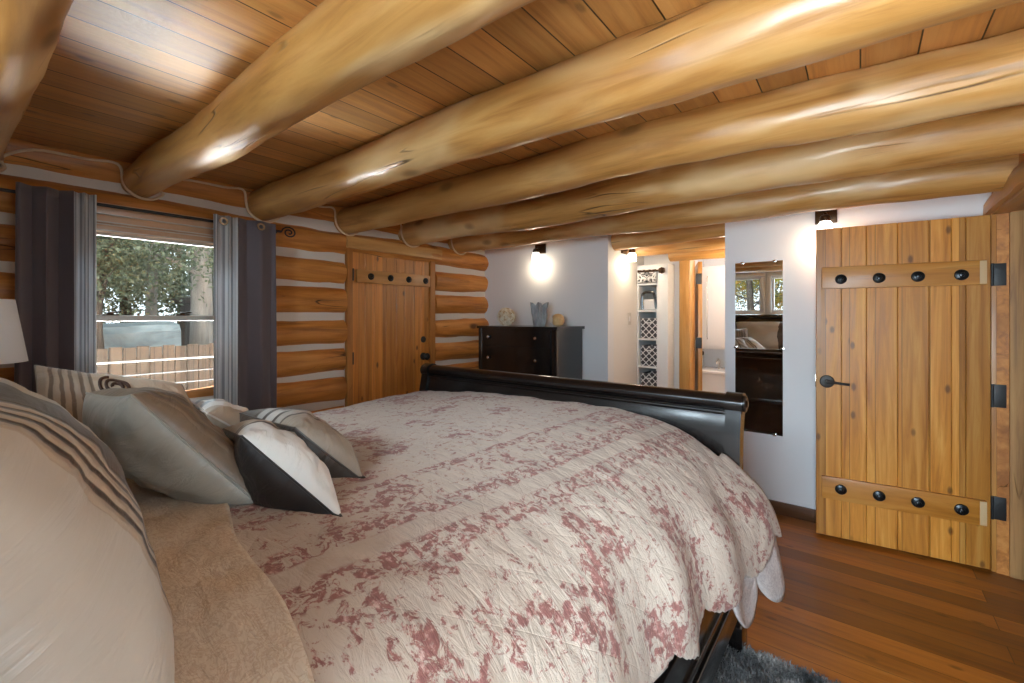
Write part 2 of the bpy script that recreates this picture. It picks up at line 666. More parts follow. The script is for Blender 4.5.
def struct(name, bm, m, parent=None, label=None, cat=None, smooth=0.6):
    o = obj(name, bm, m, parent, smooth)
    if parent is None:
        tag(o, label, cat, None, 'structure')
    return o


bm = new()
box(bm, (-3.6, -0.9, -0.12), (2.2, 6.3, 0.0))
struct('floor', bm, MAT['floor'], label='orange brown wood plank floor of the bedroom', cat='floor')
bm = new()
box(bm, (-3.7, -0.95, CEIL), (2.2, 6.3, CEIL + 0.15))
struct('ceiling', bm, MAT['ceil'], label='wood plank ceiling above the log beams', cat='ceiling')

# --- log wall with the window and the closet door (left)
WY0, WY1, WZ0, WZ1 = 0.34, 1.26, 0.92, 1.94
DY0, DY1, DZ1 = 2.03, 2.93, 2.0
bm = new()
for y0, y1, z0, z1 in ((-0.9, WY0, 0, 2.29), (WY0, WY1, 0, WZ0), (WY0, WY1, WZ1, 2.29), (WY1, DY0, 0, 2.29), (DY0, DY1, DZ1, 2.29), (DY1, 3.84, 0, 2.29)):
    box(bm, (-3.47, y0, z0), (-3.296, y1, z1))
wall_left = struct('wall_left', bm, MAT['chink'], label='honey log wall with pale chinking around the window', cat='wall')
rows = [2.255, 2.02, 1.785, 1.545, 1.305, 1.075, 0.845, 0.61, 0.375, 0.13]
for i, z in enumerate(rows):
    if z > 1.95:
        segs = [(-0.9, 3.80)]
    elif z > WZ0 - 0.05:
        segs = [(-0.9, WY0), (WY1, DY0 - 0.03), (DY1 + 0.03, 3.80)]
    else:
        segs = [(-0.9, DY0 - 0.03), (DY1 + 0.03, 3.80)]
    for j, (y0, y1) in enumerate(segs):
        bm = new()
        log_bm(bm, (-3.352, y0, z), (-3.352, y1, z), 0.108, seed=i * 3 + j + 1, rz=0.106 if z < 2.2 else 0.105, wob=0.018, rough=0.10, step=0.04)
        obj('log', bm, MAT['walllog'], wall_left)

# --- white walls
bm = new()
box(bm, (-3.47, YB, 0), (-1.805, YB + 0.12, CEIL))
struct('wall_back', bm, MAT['wall'], label='white wall behind the black dresser', cat='wall')
bm = new()
box(bm, (-0.823, YB, 0), (0.75, YB + 0.12, CEIL))
struct('wall_back_right', bm, MAT['wall'], label='white wall carrying the tall mirror', cat='wall')
bm = new()
box(bm, (-1.925, YB + 0.12, 0), (-1.805, 4.95, CEIL))
struct('wall_hallway_left', bm, MAT['hall'], label='white hallway wall with the light switch', cat='wall')
bm = new()
box(bm, (-1.805, 4.575, 1.955), (-1.431, 4.70, CEIL))
box(bm, (-1.489, 4.575, 0), (-1.431, 4.70, 1.955))
box(bm, (-1.431, 4.575, 2.06), (-0.5, 4.70, CEIL))
box(bm, (-0.60, 4.575, 0), (-0.50, 4.70, 2.06))
struct('wall_hallway_end', bm, MAT['hall'], label='hallway end wall around shelves and bathroom doorway', cat='wall')
bm = new()
box(bm, (-0.823, YB + 0.12, 0), (-0.703, 4.575, CEIL))
struct('wall_hallway_right', bm, MAT['hall'], label='hallway wall hidden behind the mirror wall', cat='wall')
bm = new()
box(bm, (-1.925, 4.95, 0), (-1.60, 6.2, CEIL))
box(bm, (-1.60, 6.1, 0), (0.2, 6.2, CEIL))
box(bm, (0.1, 4.7, 0), (0.2, 6.1, CEIL))
box(bm, (-0.50, 4.60, 0), (0.2, 4.70, CEIL))
struct('wall_bathroom', bm, MAT['wall'], label='white walls of the bathroom beyond the hallway', cat='wall')

# --- right wall with the doorway of the open plank door
RX = 0.575
bm = new()
w5 = (0.10, 1.15, 0.80, 1.92)
box(bm, (RX + 0.02, -0.9, 0), (RX + 0.2, w5[0], CEIL))
box(bm, (RX + 0.02, w5[0], 0), (RX + 0.2, w5[1], w5[2]))
box(bm, (RX + 0.02, w5[0], w5[3]), (RX + 0.2, w5[1], CEIL))
box(bm, (RX + 0.02, w5[1], 0), (RX + 0.2, 2.72, CEIL))
box(bm, (RX + 0.02, 2.72, 2.02), (RX + 0.2, 3.60, CEIL))
box(bm, (RX + 0.02, 3.60, 0), (RX + 0.2, 3.86, CEIL))
wall_right = struct('wall_right', bm, MAT['walllog'], label='wood wall around the open plank doorway', cat='wall')
bm = new()
box(bm, (2.0, 1.30, 0), (2.1, 3.94, CEIL))
box(bm, (0.75, 3.84, 0), (2.1, 3.94, CEIL))
box(bm, (0.78, 1.20, 0), (2.1, 1.30, CEIL))
struct('wall_next_room', bm, MAT['hall'], label='plain walls of the room past the doorway', cat='wall')

# --- wall behind the bed, with two windows over the headboard and an added one right of the bed
FB = -0.50
bm = new()
wins = [(-1.86, -1.225, 1.49, 2.05), (-1.09, -0.455, 1.49, 2.05)]
w4 = (-0.42 + 0.02, 0.46, 0.70, 1.92)
box(bm, (-3.47, FB - 0.16, 0), (-1.86, FB, CEIL))
box(bm, (-1.86, FB - 0.16, 0), (-0.455, FB, 1.49))
box(bm, (-1.86, FB - 0.16, 2.05), (-0.455, FB, CEIL))
box(bm, (-1.225, FB - 0.16, 1.49), (-1.09, FB, 2.05))
box(bm, (-0.455, FB - 0.16, 0), (w4[0], FB, CEIL))
box(bm, (w4[0], FB - 0.16, 0), (w4[1], FB, w4[2]))
box(bm, (w4[0], FB - 0.16, w4[3]), (w4[1], FB, CEIL))
box(bm, (w4[1], FB - 0.16, 0), (0.75, FB, CEIL))
struct('wall_front', bm, MAT['wall'], label='white wall behind the headboard', cat='wall')


def rear_window(name, x0, x1, z0, z1, label):
    t = thing(name, label, 'window', ((x0 + x1) / 2, FB, z0), kind='structure')
    bm = new()
    for lo, hi in (((x0 - 0.05, FB, z0 - 0.05), (x1 + 0.05, FB + 0.025, z0)), ((x0 - 0.05, FB, z1), (x1 + 0.05, FB + 0.025, z1 + 0.05)),
                   ((x0 - 0.05, FB, z0), (x0, FB + 0.025, z1)), ((x1, FB, z0), (x1 + 0.05, FB + 0.025, z1))):
        box(bm, lo, hi, 0.004)
    obj('casing', bm, MAT['whitetrim'], t)
    bm = new()
    a = 0.035
    for lo, hi in (((x0, FB - 0.09, z0), (x1, FB - 0.05, z0 + a)), ((x0, FB - 0.09, z1 - a), (x1, FB - 0.05, z1)),
                   ((x0, FB - 0.09, z0 + a), (x0 + a, FB - 0.05, z1 - a)), ((x1 - a, FB - 0.09, z0 + a), (x1, FB - 0.05, z1 - a))):
        box(bm, lo, hi, 0.004)
    sash = obj('sash', bm, MAT['whitetrim'], t)
    bm = new()
    box(bm, (x0 + a, FB - 0.073, z0 + a), (x1 - a, FB - 0.069, z1 - a))
    obj('pane', bm, MAT['glass'], sash)


rear_window('window_2', *wins[0], 'left white framed window above the headboard, seen in the mirror')
rear_window('window_3', *wins[1], 'right white framed window above the headboard, seen in the mirror')
rear_window('added_window_4', *w4, 'added white framed window for fill light right of the headboard, behind the viewer')  # window added to let the rear fill lamp shine in

t = thing('window_5', 'window in the right wall beside the viewer, out of view', 'window', (RX, 0.62, 0.80), kind='structure')
ya, yb, za, zb = w5
bm = new()
for lo, hi in (((RX, ya - 0.06, za - 0.06), (RX + 0.02, yb + 0.06, za)), ((RX, ya - 0.06, zb), (RX + 0.02, yb + 0.06, zb + 0.06)), ((RX, ya - 0.06, za), (RX + 0.02, ya, zb)), ((RX, yb, za), (RX + 0.02, yb + 0.06, zb))):
    box(bm, lo, hi, 0.004)
obj('casing', bm, MAT['trimY'], t)
bm = new()
for lo, hi in (((RX + 0.10, ya, za), (RX + 0.14, yb, za + 0.04)), ((RX + 0.10, ya, zb - 0.04), (RX + 0.14, yb, zb)), ((RX + 0.10, ya, za + 0.04), (RX + 0.14, ya + 0.04, zb - 0.04)), ((RX + 0.10, yb - 0.04, za + 0.04), (RX + 0.14, yb, zb - 0.04))):
    box(bm, lo, hi, 0.004)
sh5 = obj('sash', bm, MAT['vinyl'], t)
bm = new()
box(bm, (RX + 0.118, ya + 0.04, za + 0.04), (RX + 0.122, yb - 0.04, zb - 0.04))
obj('pane', bm, MAT['glass'], sh5)

# --- baseboards and trims
bm = new()
box(bm, (-0.81, YB - 0.022, 0.0), (0.58, YB, 0.088), 0.004)
struct('baseboard_back', bm, MAT['darkbase'], label='dark wood baseboard under the mirror wall', cat='baseboard')
bm = new()
box(bm, (-3.24, YB - 0.022, 0.0), (-1.81, YB, 0.088), 0.004)
struct('baseboard_back_left', bm, MAT['darkbase'], label='dark wood baseboard behind the dresser', cat='baseboard')

# ------------------------------------------------------------------ ceiling beams
BZ = 2.19
beam_specs = [
    # y, z, radius at left, radius at right, seed, label
    (0.075, 2.205, 0.115, 0.125, 3, 'thick pale log ceiling beam at the upper left corner, nearest the viewer'),
    (0.715, 2.195, 0.088, 0.125, 11, 'pale log ceiling beam meeting the log wall above the window, second nearest'),
    (1.365, 2.190, 0.105, 0.118, 21, 'log ceiling beam meeting the wall above the right curtain, third from the viewer'),
    (2.005, 2.190, 0.102, 0.110, 37, 'log ceiling beam ending above the hinge side of the closet door, fourth from the viewer'),
    (2.650, 2.185, 0.112, 0.118, 45, 'log ceiling beam ending above the right half of the closet door, fifth from the viewer'),
    (3.270, 2.185, 0.112, 0.122, 59, 'farthest log ceiling beam, in front of the white dresser wall'),
]
for y, z, r0, r1, sd, lab in beam_specs:
    bm = new()
    log_bm(bm, (-3.42, y, z), (RX + 0.03, y, z), r0, seed=sd, seg=40, step=0.035, wob=0.030, rough=0.075, r1=r1)
    tag(obj('ceiling_beam', bm, MAT['beam']), lab, 'beam', 'log ceiling beams')

# cord tracing the wall top and looping under each beam end
pts = []
for i, (y, z, r0, r1, sd, lab) in enumerate(beam_specs):
    pts.append((-3.225, y - 0.25, 2.255))
    pts.append((-3.222, y - r0 - 0.035, 2.262))
    for k in range(9):
        a = PI * 1.02 + k / 8 * PI * 0.80
        pts.append((-3.232, y + (r0 + 0.012) * math.cos(a), z + (r0 + 0.012) * math.sin(a)))
    pts.append((-3.24, y + r0 * 0.85, z - 0.02))
    pts.append((-3.235, y + r0 + 0.09, 2.25))
pts = [p for p in pts if p[1] < 3.55]
bm = new()
tube(bm, spline(pts, 5), 0.0075, 8)
tag(obj('rope_trim', bm, MAT['rope']), 'thin cream cord looping under the beam ends along the log wall', 'cord')

# ------------------------------------------------------------------ hallway header logs
hall_logs = [((-1.80, 3.86, 2.125), (-0.823, 3.86, 2.145), 0.088, 71, 'orange log header across the hallway mouth, nearest of three'),
             ((-1.80, 4.23, 2.115), (-0.823, 4.23, 2.125), 0.10, 75, 'brightly lit log across the hallway behind the sconce'),
             ((-1.505, 4.50, 2.055), (-0.83, 4.50, 2.05), 0.075, 79, 'short log lintel resting on the bathroom door post')]
for p0, p1, r, sd, lab in hall_logs:
    bm = new()
    log_bm(bm, p0, p1, r, seed=sd, seg=32, wob=0.012, rough=0.07)
    tag(obj('header_log', bm, MAT['beam']), lab, 'log beam', 'log headers in the hallway')

# ------------------------------------------------------------------ open plank door on the right (door_1)


def frame_pt(o, d, k, n, z):
    return Vector((o[0] + d[0] * k + n[0] * -0, 0, z))


HX, HY = 0.566, 3.600
ang = math.atan2(0.083, 0.798)
t = thing('door_1', 'open golden plank door with black round studs, beside the mirror', 'door', (HX, HY, 0.0), ang, kind='structure')
DW = 0.80
bm = new()
edges = [0.0, 0.132, 0.257, 0.405, 0.545, 0.640, 0.700, DW]
for i in range(7):
    box(bm, (-DW + edges[i] + 0.0008, -0.028, 0.02), (-DW + edges[i + 1] - 0.0008, 0.018, 1.985), 0.0025, 1)
obj('plank_panel', bm, MAT['door'], t, local=True)


def stud_bm(x, y, z, axis='-Y', r=0.031):
    bm = new()
    M = Matrix.Rotation(PI / 2, 4, 'X') if axis == '-Y' else Matrix.Rotation(PI / 2, 4, 'Y')
    lathe(bm, [(r, 0), (r, 0.004), (r * 0.93, 0.009), (r * 0.6, 0.013), (r * 0.42, 0.014), (r * 0.36, 0.022), (0.0, 0.025)], (x, y, z), 20, M)
    return bm


for z0, z1, sz in ((1.598, 1.735, 1.656), (0.262, 0.402, 0.334)):
    bm = new()
    box(bm, (-DW + 0.03, -0.052, z0), (-0.022, -0.028, z1), 0.004)
    br = obj('brace', bm, MAT['brace'], t, local=True)
    bm = new()
    box(bm, (-0.050, -0.0545, z0 + 0.004), (-0.022, -0.0515, z1 - 0.004), 0.001)
    obj('end_cap', bm, MAT['lightwood'], br, local=True)
    for k in (0.128, 0.315, 0.492, 0.676):
        obj('stud', stud_bm(-DW + k, -0.052, sz), MAT['stud'], br, local=True)
bm = new()
lathe(bm, [(0.040, 0), (0.040, 0.005), (0.034, 0.011), (0.014, 0.013), (0.012, 0.034), (0.0, 0.036)], (-DW + 0.058, -0.028, 1.006), 24, Matrix.Rotation(PI / 2, 4, 'X'))
h = obj('handle', bm, MAT['iron'], t, local=True)
bm = new()
tube(bm, spline([(-DW + 0.058, -0.058, 1.006), (-DW + 0.09, -0.060, 1.004), (-DW + 0.135, -0.060, 0.999), (-DW + 0.172, -0.058, 0.996)], 4), [0.011] * 5 + [0.008] * 8, 10)
obj('lever', bm, MAT['iron'], h, local=True)
bm = new()
box(bm, (-DW - 0.004, -0.018, 0.965), (-DW + 0.001, 0.008, 1.045), 0.001)
obj('latch_plate', bm, MAT['nickel'], t, local=True)

bm = new()
box(bm, (RX, 3.605, 0), (0.640, 3.72, 2.0), 0.003)
jamb = struct('trim_1', bm, MAT['jambZ'], label='smooth hinge-side door jamb right of the open plank door', cat='door jamb')
for z0, z1 in ((1.592, 1.716), (0.918, 1.045), (0.296, 0.423)):
    bm = new()
    box(bm, (RX + 0.002, 3.598, z0), (0.632, 3.606, z1), 0.002)
    lathe(bm, [(0.008, z0), (0.008, z1)], (RX + 0.001, 3.594, 0), 10)
    hg = obj('hinge', bm, MAT['iron'], jamb)
bm = new()
box(bm, (0.642, 3.585, 0), (0.705, 3.72, 1.992), 0.004)
struct('trim_2', bm, MAT['roughZ'], label='rough-sawn upright timber at the right edge of the photo', cat='timber')
bm = new()
box(bm, (0.705, 3.57, 0), (0.80, 3.72, 1.992), 0.004)
struct('trim_3', bm, MAT['roughZ'], label='outer timber of the doorway past the rough upright', cat='timber')
bm = new()
log_bm(bm, (RX + 0.125, 2.4, 2.03), (RX + 0.125, 3.70, 2.03), 0.14, seed=91, rz=0.15, wob=0.012, rough=0.10)
for v in bm.verts:
    v.co.z = max(v.co.z, 2.004)
box(bm, (RX + 0.004, 2.4, 1.988), (RX + 0.068, 3.60, 2.006), 0.003)
box(bm, (RX + 0.068, 2.4, 1.996), (RX + 0.16, 3.60, 2.010), 0.003)
struct('trim_4', bm, MAT['headY'], label='wavy-edged wood head trim over the right doorway', cat='trim')

# ------------------------------------------------------------------ closet door in the log wall (door_2)
t = thing('door_2', 'closed orange plank door with four studs in the log wall', 'door', (-3.27, 2.48, 0), kind='structure')
bm = new()
e2 = [2.065, 2.185, 2.275, 2.395, 2.505, 2.600, 2.70, 2.79, 2.888]
for i in range(8):
    box(bm, (-3.32, e2[i] + 0.0008, 0.02), (-3.275, e2[i + 1] - 0.0008, 1.972), 0.0025, 1)
obj('plank_panel', bm, MAT['doorY'], t)
bm = new()
box(bm, (-3.275, 2.095, 1.705), (-3.252, 2.885, 1.812), 0.004)
br = obj('brace', bm, MAT['braceY'], t)
for y in (2.225, 2.425, 2.625, 2.825):
    obj('stud', stud_bm(-3.252, y, 1.760, '+X', 0.029), MAT['stud'], br)
bm = new()
box(bm, (-3.275, 2.095, 0.34), (-3.252, 2.885, 0.45), 0.004)
br = obj('brace', bm, MAT['braceY'], t)
for y in (2.225, 2.425, 2.625, 2.825):
    obj('stud', stud_bm(-3.252, y, 0.395, '+X', 0.029), MAT['stud'], br)
for z in (1.715, 1.03, 0.30):
    bm = new()
    box(bm, (-3.278, 2.040, z), (-3.262, 2.072, z + 0.10), 0.002)
    lathe(bm, [(0.008, z), (0.008, z + 0.1)], (-3.262, 2.062, 0), 10)
    obj('hinge', bm, MAT['iron'], t)
bm = new()
lathe(bm, [(0.030, 0), (0.030, 0.006), (0.024, 0.012), (0.0, 0.014)], (-3.275, 2.815, 1.205), 20, Matrix.Rotation(PI / 2, 4, 'Y'))
obj('deadbolt', bm, MAT['iron'], t)
bm = new()
lathe(bm, [(0.036, 0), (0.036, 0.006), (0.015, 0.012), (0.013, 0.034), (0.030, 0.042), (0.034, 0.058), (0.022, 0.072), (0.0, 0.075)], (-3.275, 2.815, 1.045), 20, Matrix.Rotation(PI / 2, 4, 'Y'))
obj('knob', bm, MAT['iron'], t)
bm = new()
box(bm, (-3.32, DY0 - 0.02, 0), (-3.258, 2.06, 2.0), 0.004)
box(bm, (-3.32, 2.893, 0), (-3.258, DY1 + 0.025, 2.0), 0.004)
obj('casing', bm, MAT['casingZ'], t)
bm = new()
box(bm, (-3.32, DY0 - 0.03, 1.977), (-3.235, DY1 + 0.10, 2.075), 0.012)
obj('head_board', bm, MAT['headY'], t)

# ------------------------------------------------------------------ side window (window_1)
t = thing('window_1', 'double hung side window with wood head casing between the curtains', 'window', (-3.3, 0.8, WZ0), kind='structure')
y0, y1 = WY0, WY1
bm = new()
for lo, hi in (((-3.30, y0 - 0.06, 1.975), (-3.208, y1 + 0.06, 2.035)), ((-3.30, y0 - 0.05, 1.930), (-3.226, y1 + 0.05, 1.975)), ((-3.36, y0 - 0.02, 1.888), (-3.240, y1 + 0.02, 1.930))):
    box(bm, lo, hi, 0.004)
obj('head_casing', bm, MAT['trimY'], t)
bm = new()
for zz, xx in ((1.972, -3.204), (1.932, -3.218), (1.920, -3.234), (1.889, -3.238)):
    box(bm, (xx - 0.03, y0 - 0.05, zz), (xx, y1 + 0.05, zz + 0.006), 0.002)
obj('painted_edge_glints', bm, MAT['vinyl'], t)  # pale strips paint bright daylight glints along the casing edges
bm = new()
box(bm, (-3.44, y0, WZ0), (-3.25, y0 + 0.03, 1.91), 0.003)
box(bm, (-3.44, y1 - 0.03, WZ0), (-3.25, y1, 1.91), 0.003)
obj('jamb', bm, MAT['trimZ'], t)
bm = new()
box(bm, (-3.44, y0 - 0.08, WZ0 - 0.045), (-3.14, y1 + 0.08, WZ0 - 0.005), 0.008)
obj('sill', bm, MAT['vinyl'], t)


def sash(name, x, z0, z1, parent):
    bm = new()
    a = 0.032
    ya, yb = y0 + 0.03, y1 - 0.03
    for lo, hi in (((x - 0.017, ya, z0), (x + 0.017, yb, z0 + a)), ((x - 0.017, ya, z1 - a), (x + 0.017, yb, z1)),
                   ((x - 0.017, ya, z0 + a), (x + 0.017, ya + a, z1 - a)), ((x - 0.017, yb - a, z0 + a), (x + 0.017, yb, z1 - a))):
        box(bm, lo, hi, 0.003)
    s = obj(name, bm, MAT['vinyl'], parent)
    bm = new()
    box(bm, (x - 0.002, ya + a, z0 + a), (x + 0.002, yb - a, z1 - a))
    obj('pane', bm, MAT['glass'], s)
    return s


sash('upper_sash', -3.395, 1.395, 1.915, t)
ls = sash('lower_sash', -3.350, WZ0, 1.428, t)
for yy in (0.585, 0.925):
    bm = new()
    box(bm, (-3.362, yy - 0.035, 1.428), (-3.336, yy + 0.035, 1.436), 0.003)
    lathe(bm, [(0.016, 0), (0.015, 0.008), (0.006, 0.014), (0, 0.015)], (-3.349, yy, 1.436), 14)
    tube(bm, [(-3.349, yy, 1.444), (-3.340, yy + 0.03, 1.447), (-3.338, yy + 0.045, 1.450)], [0.006, 0.005, 0.006], 8)
    obj('sash_lock', bm, MAT['bronze'], ls)

# ------------------------------------------------------------------ curtain rod and curtains
RXC, RZC = -3.130, 2.005
t = thing('curtain_rod', 'thin black curtain rod with scroll end above the side window', 'curtain rod', (RXC, 0.8, RZC))
bm = new()
tube(bm, [(RXC, 0.02, RZC + 0.004), (RXC, 0.45, RZC + 0.002), (RXC, 1.43, RZC)], 0.0085, 12)
obj('rod', bm, MAT['iron'], t)
for sgn, yy in ((1, 1.43), (-1, 0.02)):
    pts = []
    for k in range(22):
        a = k / 21 * 3.6 * PI
        rr = 0.052 * (1 - k / 26)
        pts.append((RXC, yy + sgn * (0.055 - rr * math.cos(a)), RZC + rr * math.sin(a) * 0.8))
    bm = new()
    tube(bm, [(RXC, yy - sgn * 0.01, RZC)] + pts, 0.0052, 8)
    obj('scroll_finial', bm, MAT['iron'], t)
for yy in (0.07, 1.40):
    bm = new()
    tube(bm, [(-3.245, yy, RZC - 0.012), (RXC - 0.01, yy, RZC - 0.012), (RXC, yy, RZC - 0.006)], 0.006, 8)
    box(bm, (-3.25, yy - 0.015, RZC - 0.045), (-3.243, yy + 0.015, RZC + 0.02), 0.002)
    obj('bracket', bm, MAT['iron'], t)


def curtain(name, label, cat, yA, yB, folds, amp, mat, ztop=2.045, zbot=0.03, seed=1, xoff=0.030, flare=0.06, phase=0.0, rings=()):
    """cloth hanging in soft vertical folds along y"""
    bm = new()
    uvl = bm.loops.layers.uv.new('uv')
    nY, nZ = 110, 50
    grid = []
    for j in range(nZ + 1):
        tz = j / nZ
        z = ztop + (zbot - ztop) * tz
        row = []
        for i in range(nY + 1):
            u = i / nY
            mid = (yA + yB) / 2
            y = mid + (yA - mid + (yB - yA) * u) * (1 + flare * tz)
            ph = u * folds * 2 * PI + phase + 0.5 * nz((u * 2, tz * 1.2, seed), 1, seed)
            a = amp * (0.85 + 0.35 * nz((u * 3, tz * 1.5, 4), 1, seed))
            x = RXC + xoff + a * math.sin(ph) + 0.012 * nz((u * 6, tz * 4, 1), 1, seed) * tz
            y += 0.3 * amp * math.sin(2 * ph) * 0.5
            row.append(bm.verts.new((x, y, z)))
        grid.append(row)
    for j in range(nZ):
        for i in range(nY):
            f = bm.faces.new((grid[j][i], grid[j][i + 1], grid[j + 1][i + 1], grid[j + 1][i]))
            for lp, (a, b) in zip(f.loops, ((i, j), (i + 1, j), (i + 1, j + 1), (i, j + 1))):
                lp[uvl].uv = (a / nY, 1 - b / nZ)
    o = obj(name, bm, mat, None, smooth=3.0)
    sm = o.modifiers.new('thickness', 'SOLIDIFY')
    sm.thickness = 0.003
    tag(o, label, cat, 'curtains at the side window')
    for yy, xx in rings:
        b2 = new()
        lathe(b2, [(0.013, -0.004), (0.024, -0.004), (0.026, 0.0), (0.024, 0.004), (0.013, 0.004)], (xx, yy, RZC), 24, Matrix.Rotation(PI / 2, 4, 'Y') @ Matrix.Rotation(0.0, 4, 'Z'), cap=False)
        obj('grommet', b2, MAT['nickel'], o)
    return o


def stripe_cloth():
    N = NT('grey_striped_cloth')
    uv = N.n('TexCoord').outputs['UV']
    sx = N.n('SeparateXYZ')
    N.l(uv, sx.inputs[0])
    u = sx.outputs[0]
    s1 = N.math('SINE', N.math('MULTIPLY', u, 2 * PI * 7.0))
    s2 = N.math('SINE', N.math('MULTIPLY', u, 2 * PI * 17.0))
    f = N.math('ADD', N.rng(s1, 0.4, 0.7), N.math('MULTIPLY', N.rng(s2, 0.3, 0.6), 0.35))
    col = N.mix(f, (0.86, 0.86, 0.87), (0.42, 0.42, 0.44))
    N.bump(N.noise(N.coord(), 500, 2, 0.6), 0.1, 0.002)
    N.set(col, 0.8)
    tr = N.n('BsdfTranslucent')
    N.l(col, tr.inputs[0])
    mx = N.n('MixShader')
    mx.inputs[0].default_value = 0.45
    N.l(N.b.outputs[0], mx.inputs[1])
    N.l(tr.outputs[0], mx.inputs[2])
    N.l(mx.outputs[0], N.out.inputs['Surface'])
    return N.m


MAT['stripe'] = stripe_cloth()
curtain('curtain', 'dark aubergine grey curtain left of the window, beside the lamp', 'curtain', 0.205, 0.400, 2.2, 0.030, MAT['curtain'], seed=2, phase=0.5)
curtain('curtain', 'grey and white striped curtain left of the window glass', 'curtain', 0.405, 0.485, 2.0, 0.022, MAT['stripe'], seed=5, phase=2.0, flare=-0.02)
curtain('curtain', 'grey and white striped curtain right of the window glass', 'curtain', 1.012, 1.142, 2.0, 0.026, MAT['stripe'], seed=8, phase=0.4, flare=0.05, rings=((1.06, RXC + 0.060),))
curtain('curtain', 'dark aubergine grey curtain right of the window, with a metal grommet', 'curtain', 1.150, 1.388, 1.6, 0.026, MAT['curtain'], seed=11, phase=2.2, flare=0.05, rings=((1.275, RXC + 0.060),))

# ------------------------------------------------------------------ nightstand and table lamp (left of the bed)
LX, LY = -2.93, 0.068
t = thing('nightstand', 'dark wood nightstand under the white shaded lamp, hidden behind the pillows', 'nightstand', (LX, LY, 0))
bm = new()
box(bm, (LX - 0.25, LY - 0.22, 0.06), (LX + 0.25, LY + 0.22, 0.70), 0.004)
obj('body', bm, MAT['black'], t)
bm = new()
box(bm, (LX - 0.27, LY - 0.24, 0.70), (LX + 0.27, LY + 0.24, 0.73), 0.008)
obj('top', bm, MAT['black'], t)
for z0 in (0.10, 0.40):
    bm = new()
    box(bm, (LX - 0.22, LY + 0.22, z0), (LX + 0.22, LY + 0.235, z0 + 0.26), 0.004)
    d = obj('drawer', bm, MAT['black'], t)
    bm = new()
    lathe(bm, [(0.006, 0), (0.006, 0.012), (0.014, 0.016), (0.012, 0.024), (0, 0.026)], (LX, LY + 0.235, z0 + 0.13), 14, Matrix.Rotation(-PI / 2, 4, 'X'))
    obj('knob', bm, MAT['nickel'], d)
for sx in (-0.22, 0.22):
    for sy in (-0.19, 0.19):
        bm = new()
        box(bm, (LX + sx - 0.02, LY + sy - 0.02, 0), (LX + sx + 0.02, LY + sy + 0.02, 0.06), 0.003)
        obj('leg', bm, MAT['black'], t)
t = thing('table_lamp', 'table lamp with white tapered shade beside the left curtain', 'lamp', (LX, LY, 0.73))
bm = new()
lathe(bm, [(0.075, 0.732), (0.078, 0.745), (0.05, 0.76), (0.03, 0.79), (0.055, 0.86), (0.075, 0.95), (0.06, 1.05), (0.025, 1.13), (0.018, 1.17)], (LX, LY, 0), 28)
obj('base', bm, MAT['bronze'], t)
bm = new()
tube(bm, [(LX, LY, 1.17), (LX, LY, 1.47)], 0.006, 10)
for a in (0, 2 * PI / 3, 4 * PI / 3):
    tube(bm, [(LX, LY, 1.47), (LX + 0.12 * math.cos(a), LY + 0.12 * math.sin(a), 1.488)], 0.003, 6)
obj('harp', bm, MAT['nickel'], t)
bm = new()
seg = 48
rings = []
for r, z in ((0.168, 1.225), (0.165, 1.225), (0.126, 1.495), (0.129, 1.495)):
    rings.append([Vector((LX + r * math.cos(2 * PI * k / seg), LY + r * math.sin(2 * PI * k / seg), z)) for k in range(seg)])
ring_loft(bm, rings, closed=True)
obj('lamp_shade', bm, MAT['shade'], t)
bm = new()
lathe(bm, [(0.012, 1.17), (0.016, 1.20), (0.030, 1.24), (0.033, 1.27), (0.022, 1.30), (0, 1.31)], (LX, LY, 0), 18)
obj('bulb', bm, MAT['porcelain'], t)

# ------------------------------------------------------------------ dresser
DX0, DX1, DYF, DYB, DZ = -2.94, -2.04, 3.225, 3.69, 1.333


def bow(x, a=0.035):
    u = (x - (DX0 + DX1) / 2) / ((DX1 - DX0) / 2)
    return -a * (1 - u * u)


t = thing('dresser', 'tall black bow-front dresser against the white wall', 'dresser', ((DX0 + DX1) / 2, (DYF + DYB) / 2, 0))


def bowed_slab(bm, x0, x1, z0, z1, yback, yf, n=16):
    rings = []
    pts = []
    for i in range(n + 1):
        x = x0 + (x1 - x0) * i / n
        pts.append((x, yf + bow(x)))
    loop = [(x0, yback)] + pts + [(x1, yback)]
    rings = [[Vector((x, y, z)) for x, y in loop] for z in (z0, z1)]
    ring_loft(bm, rings)


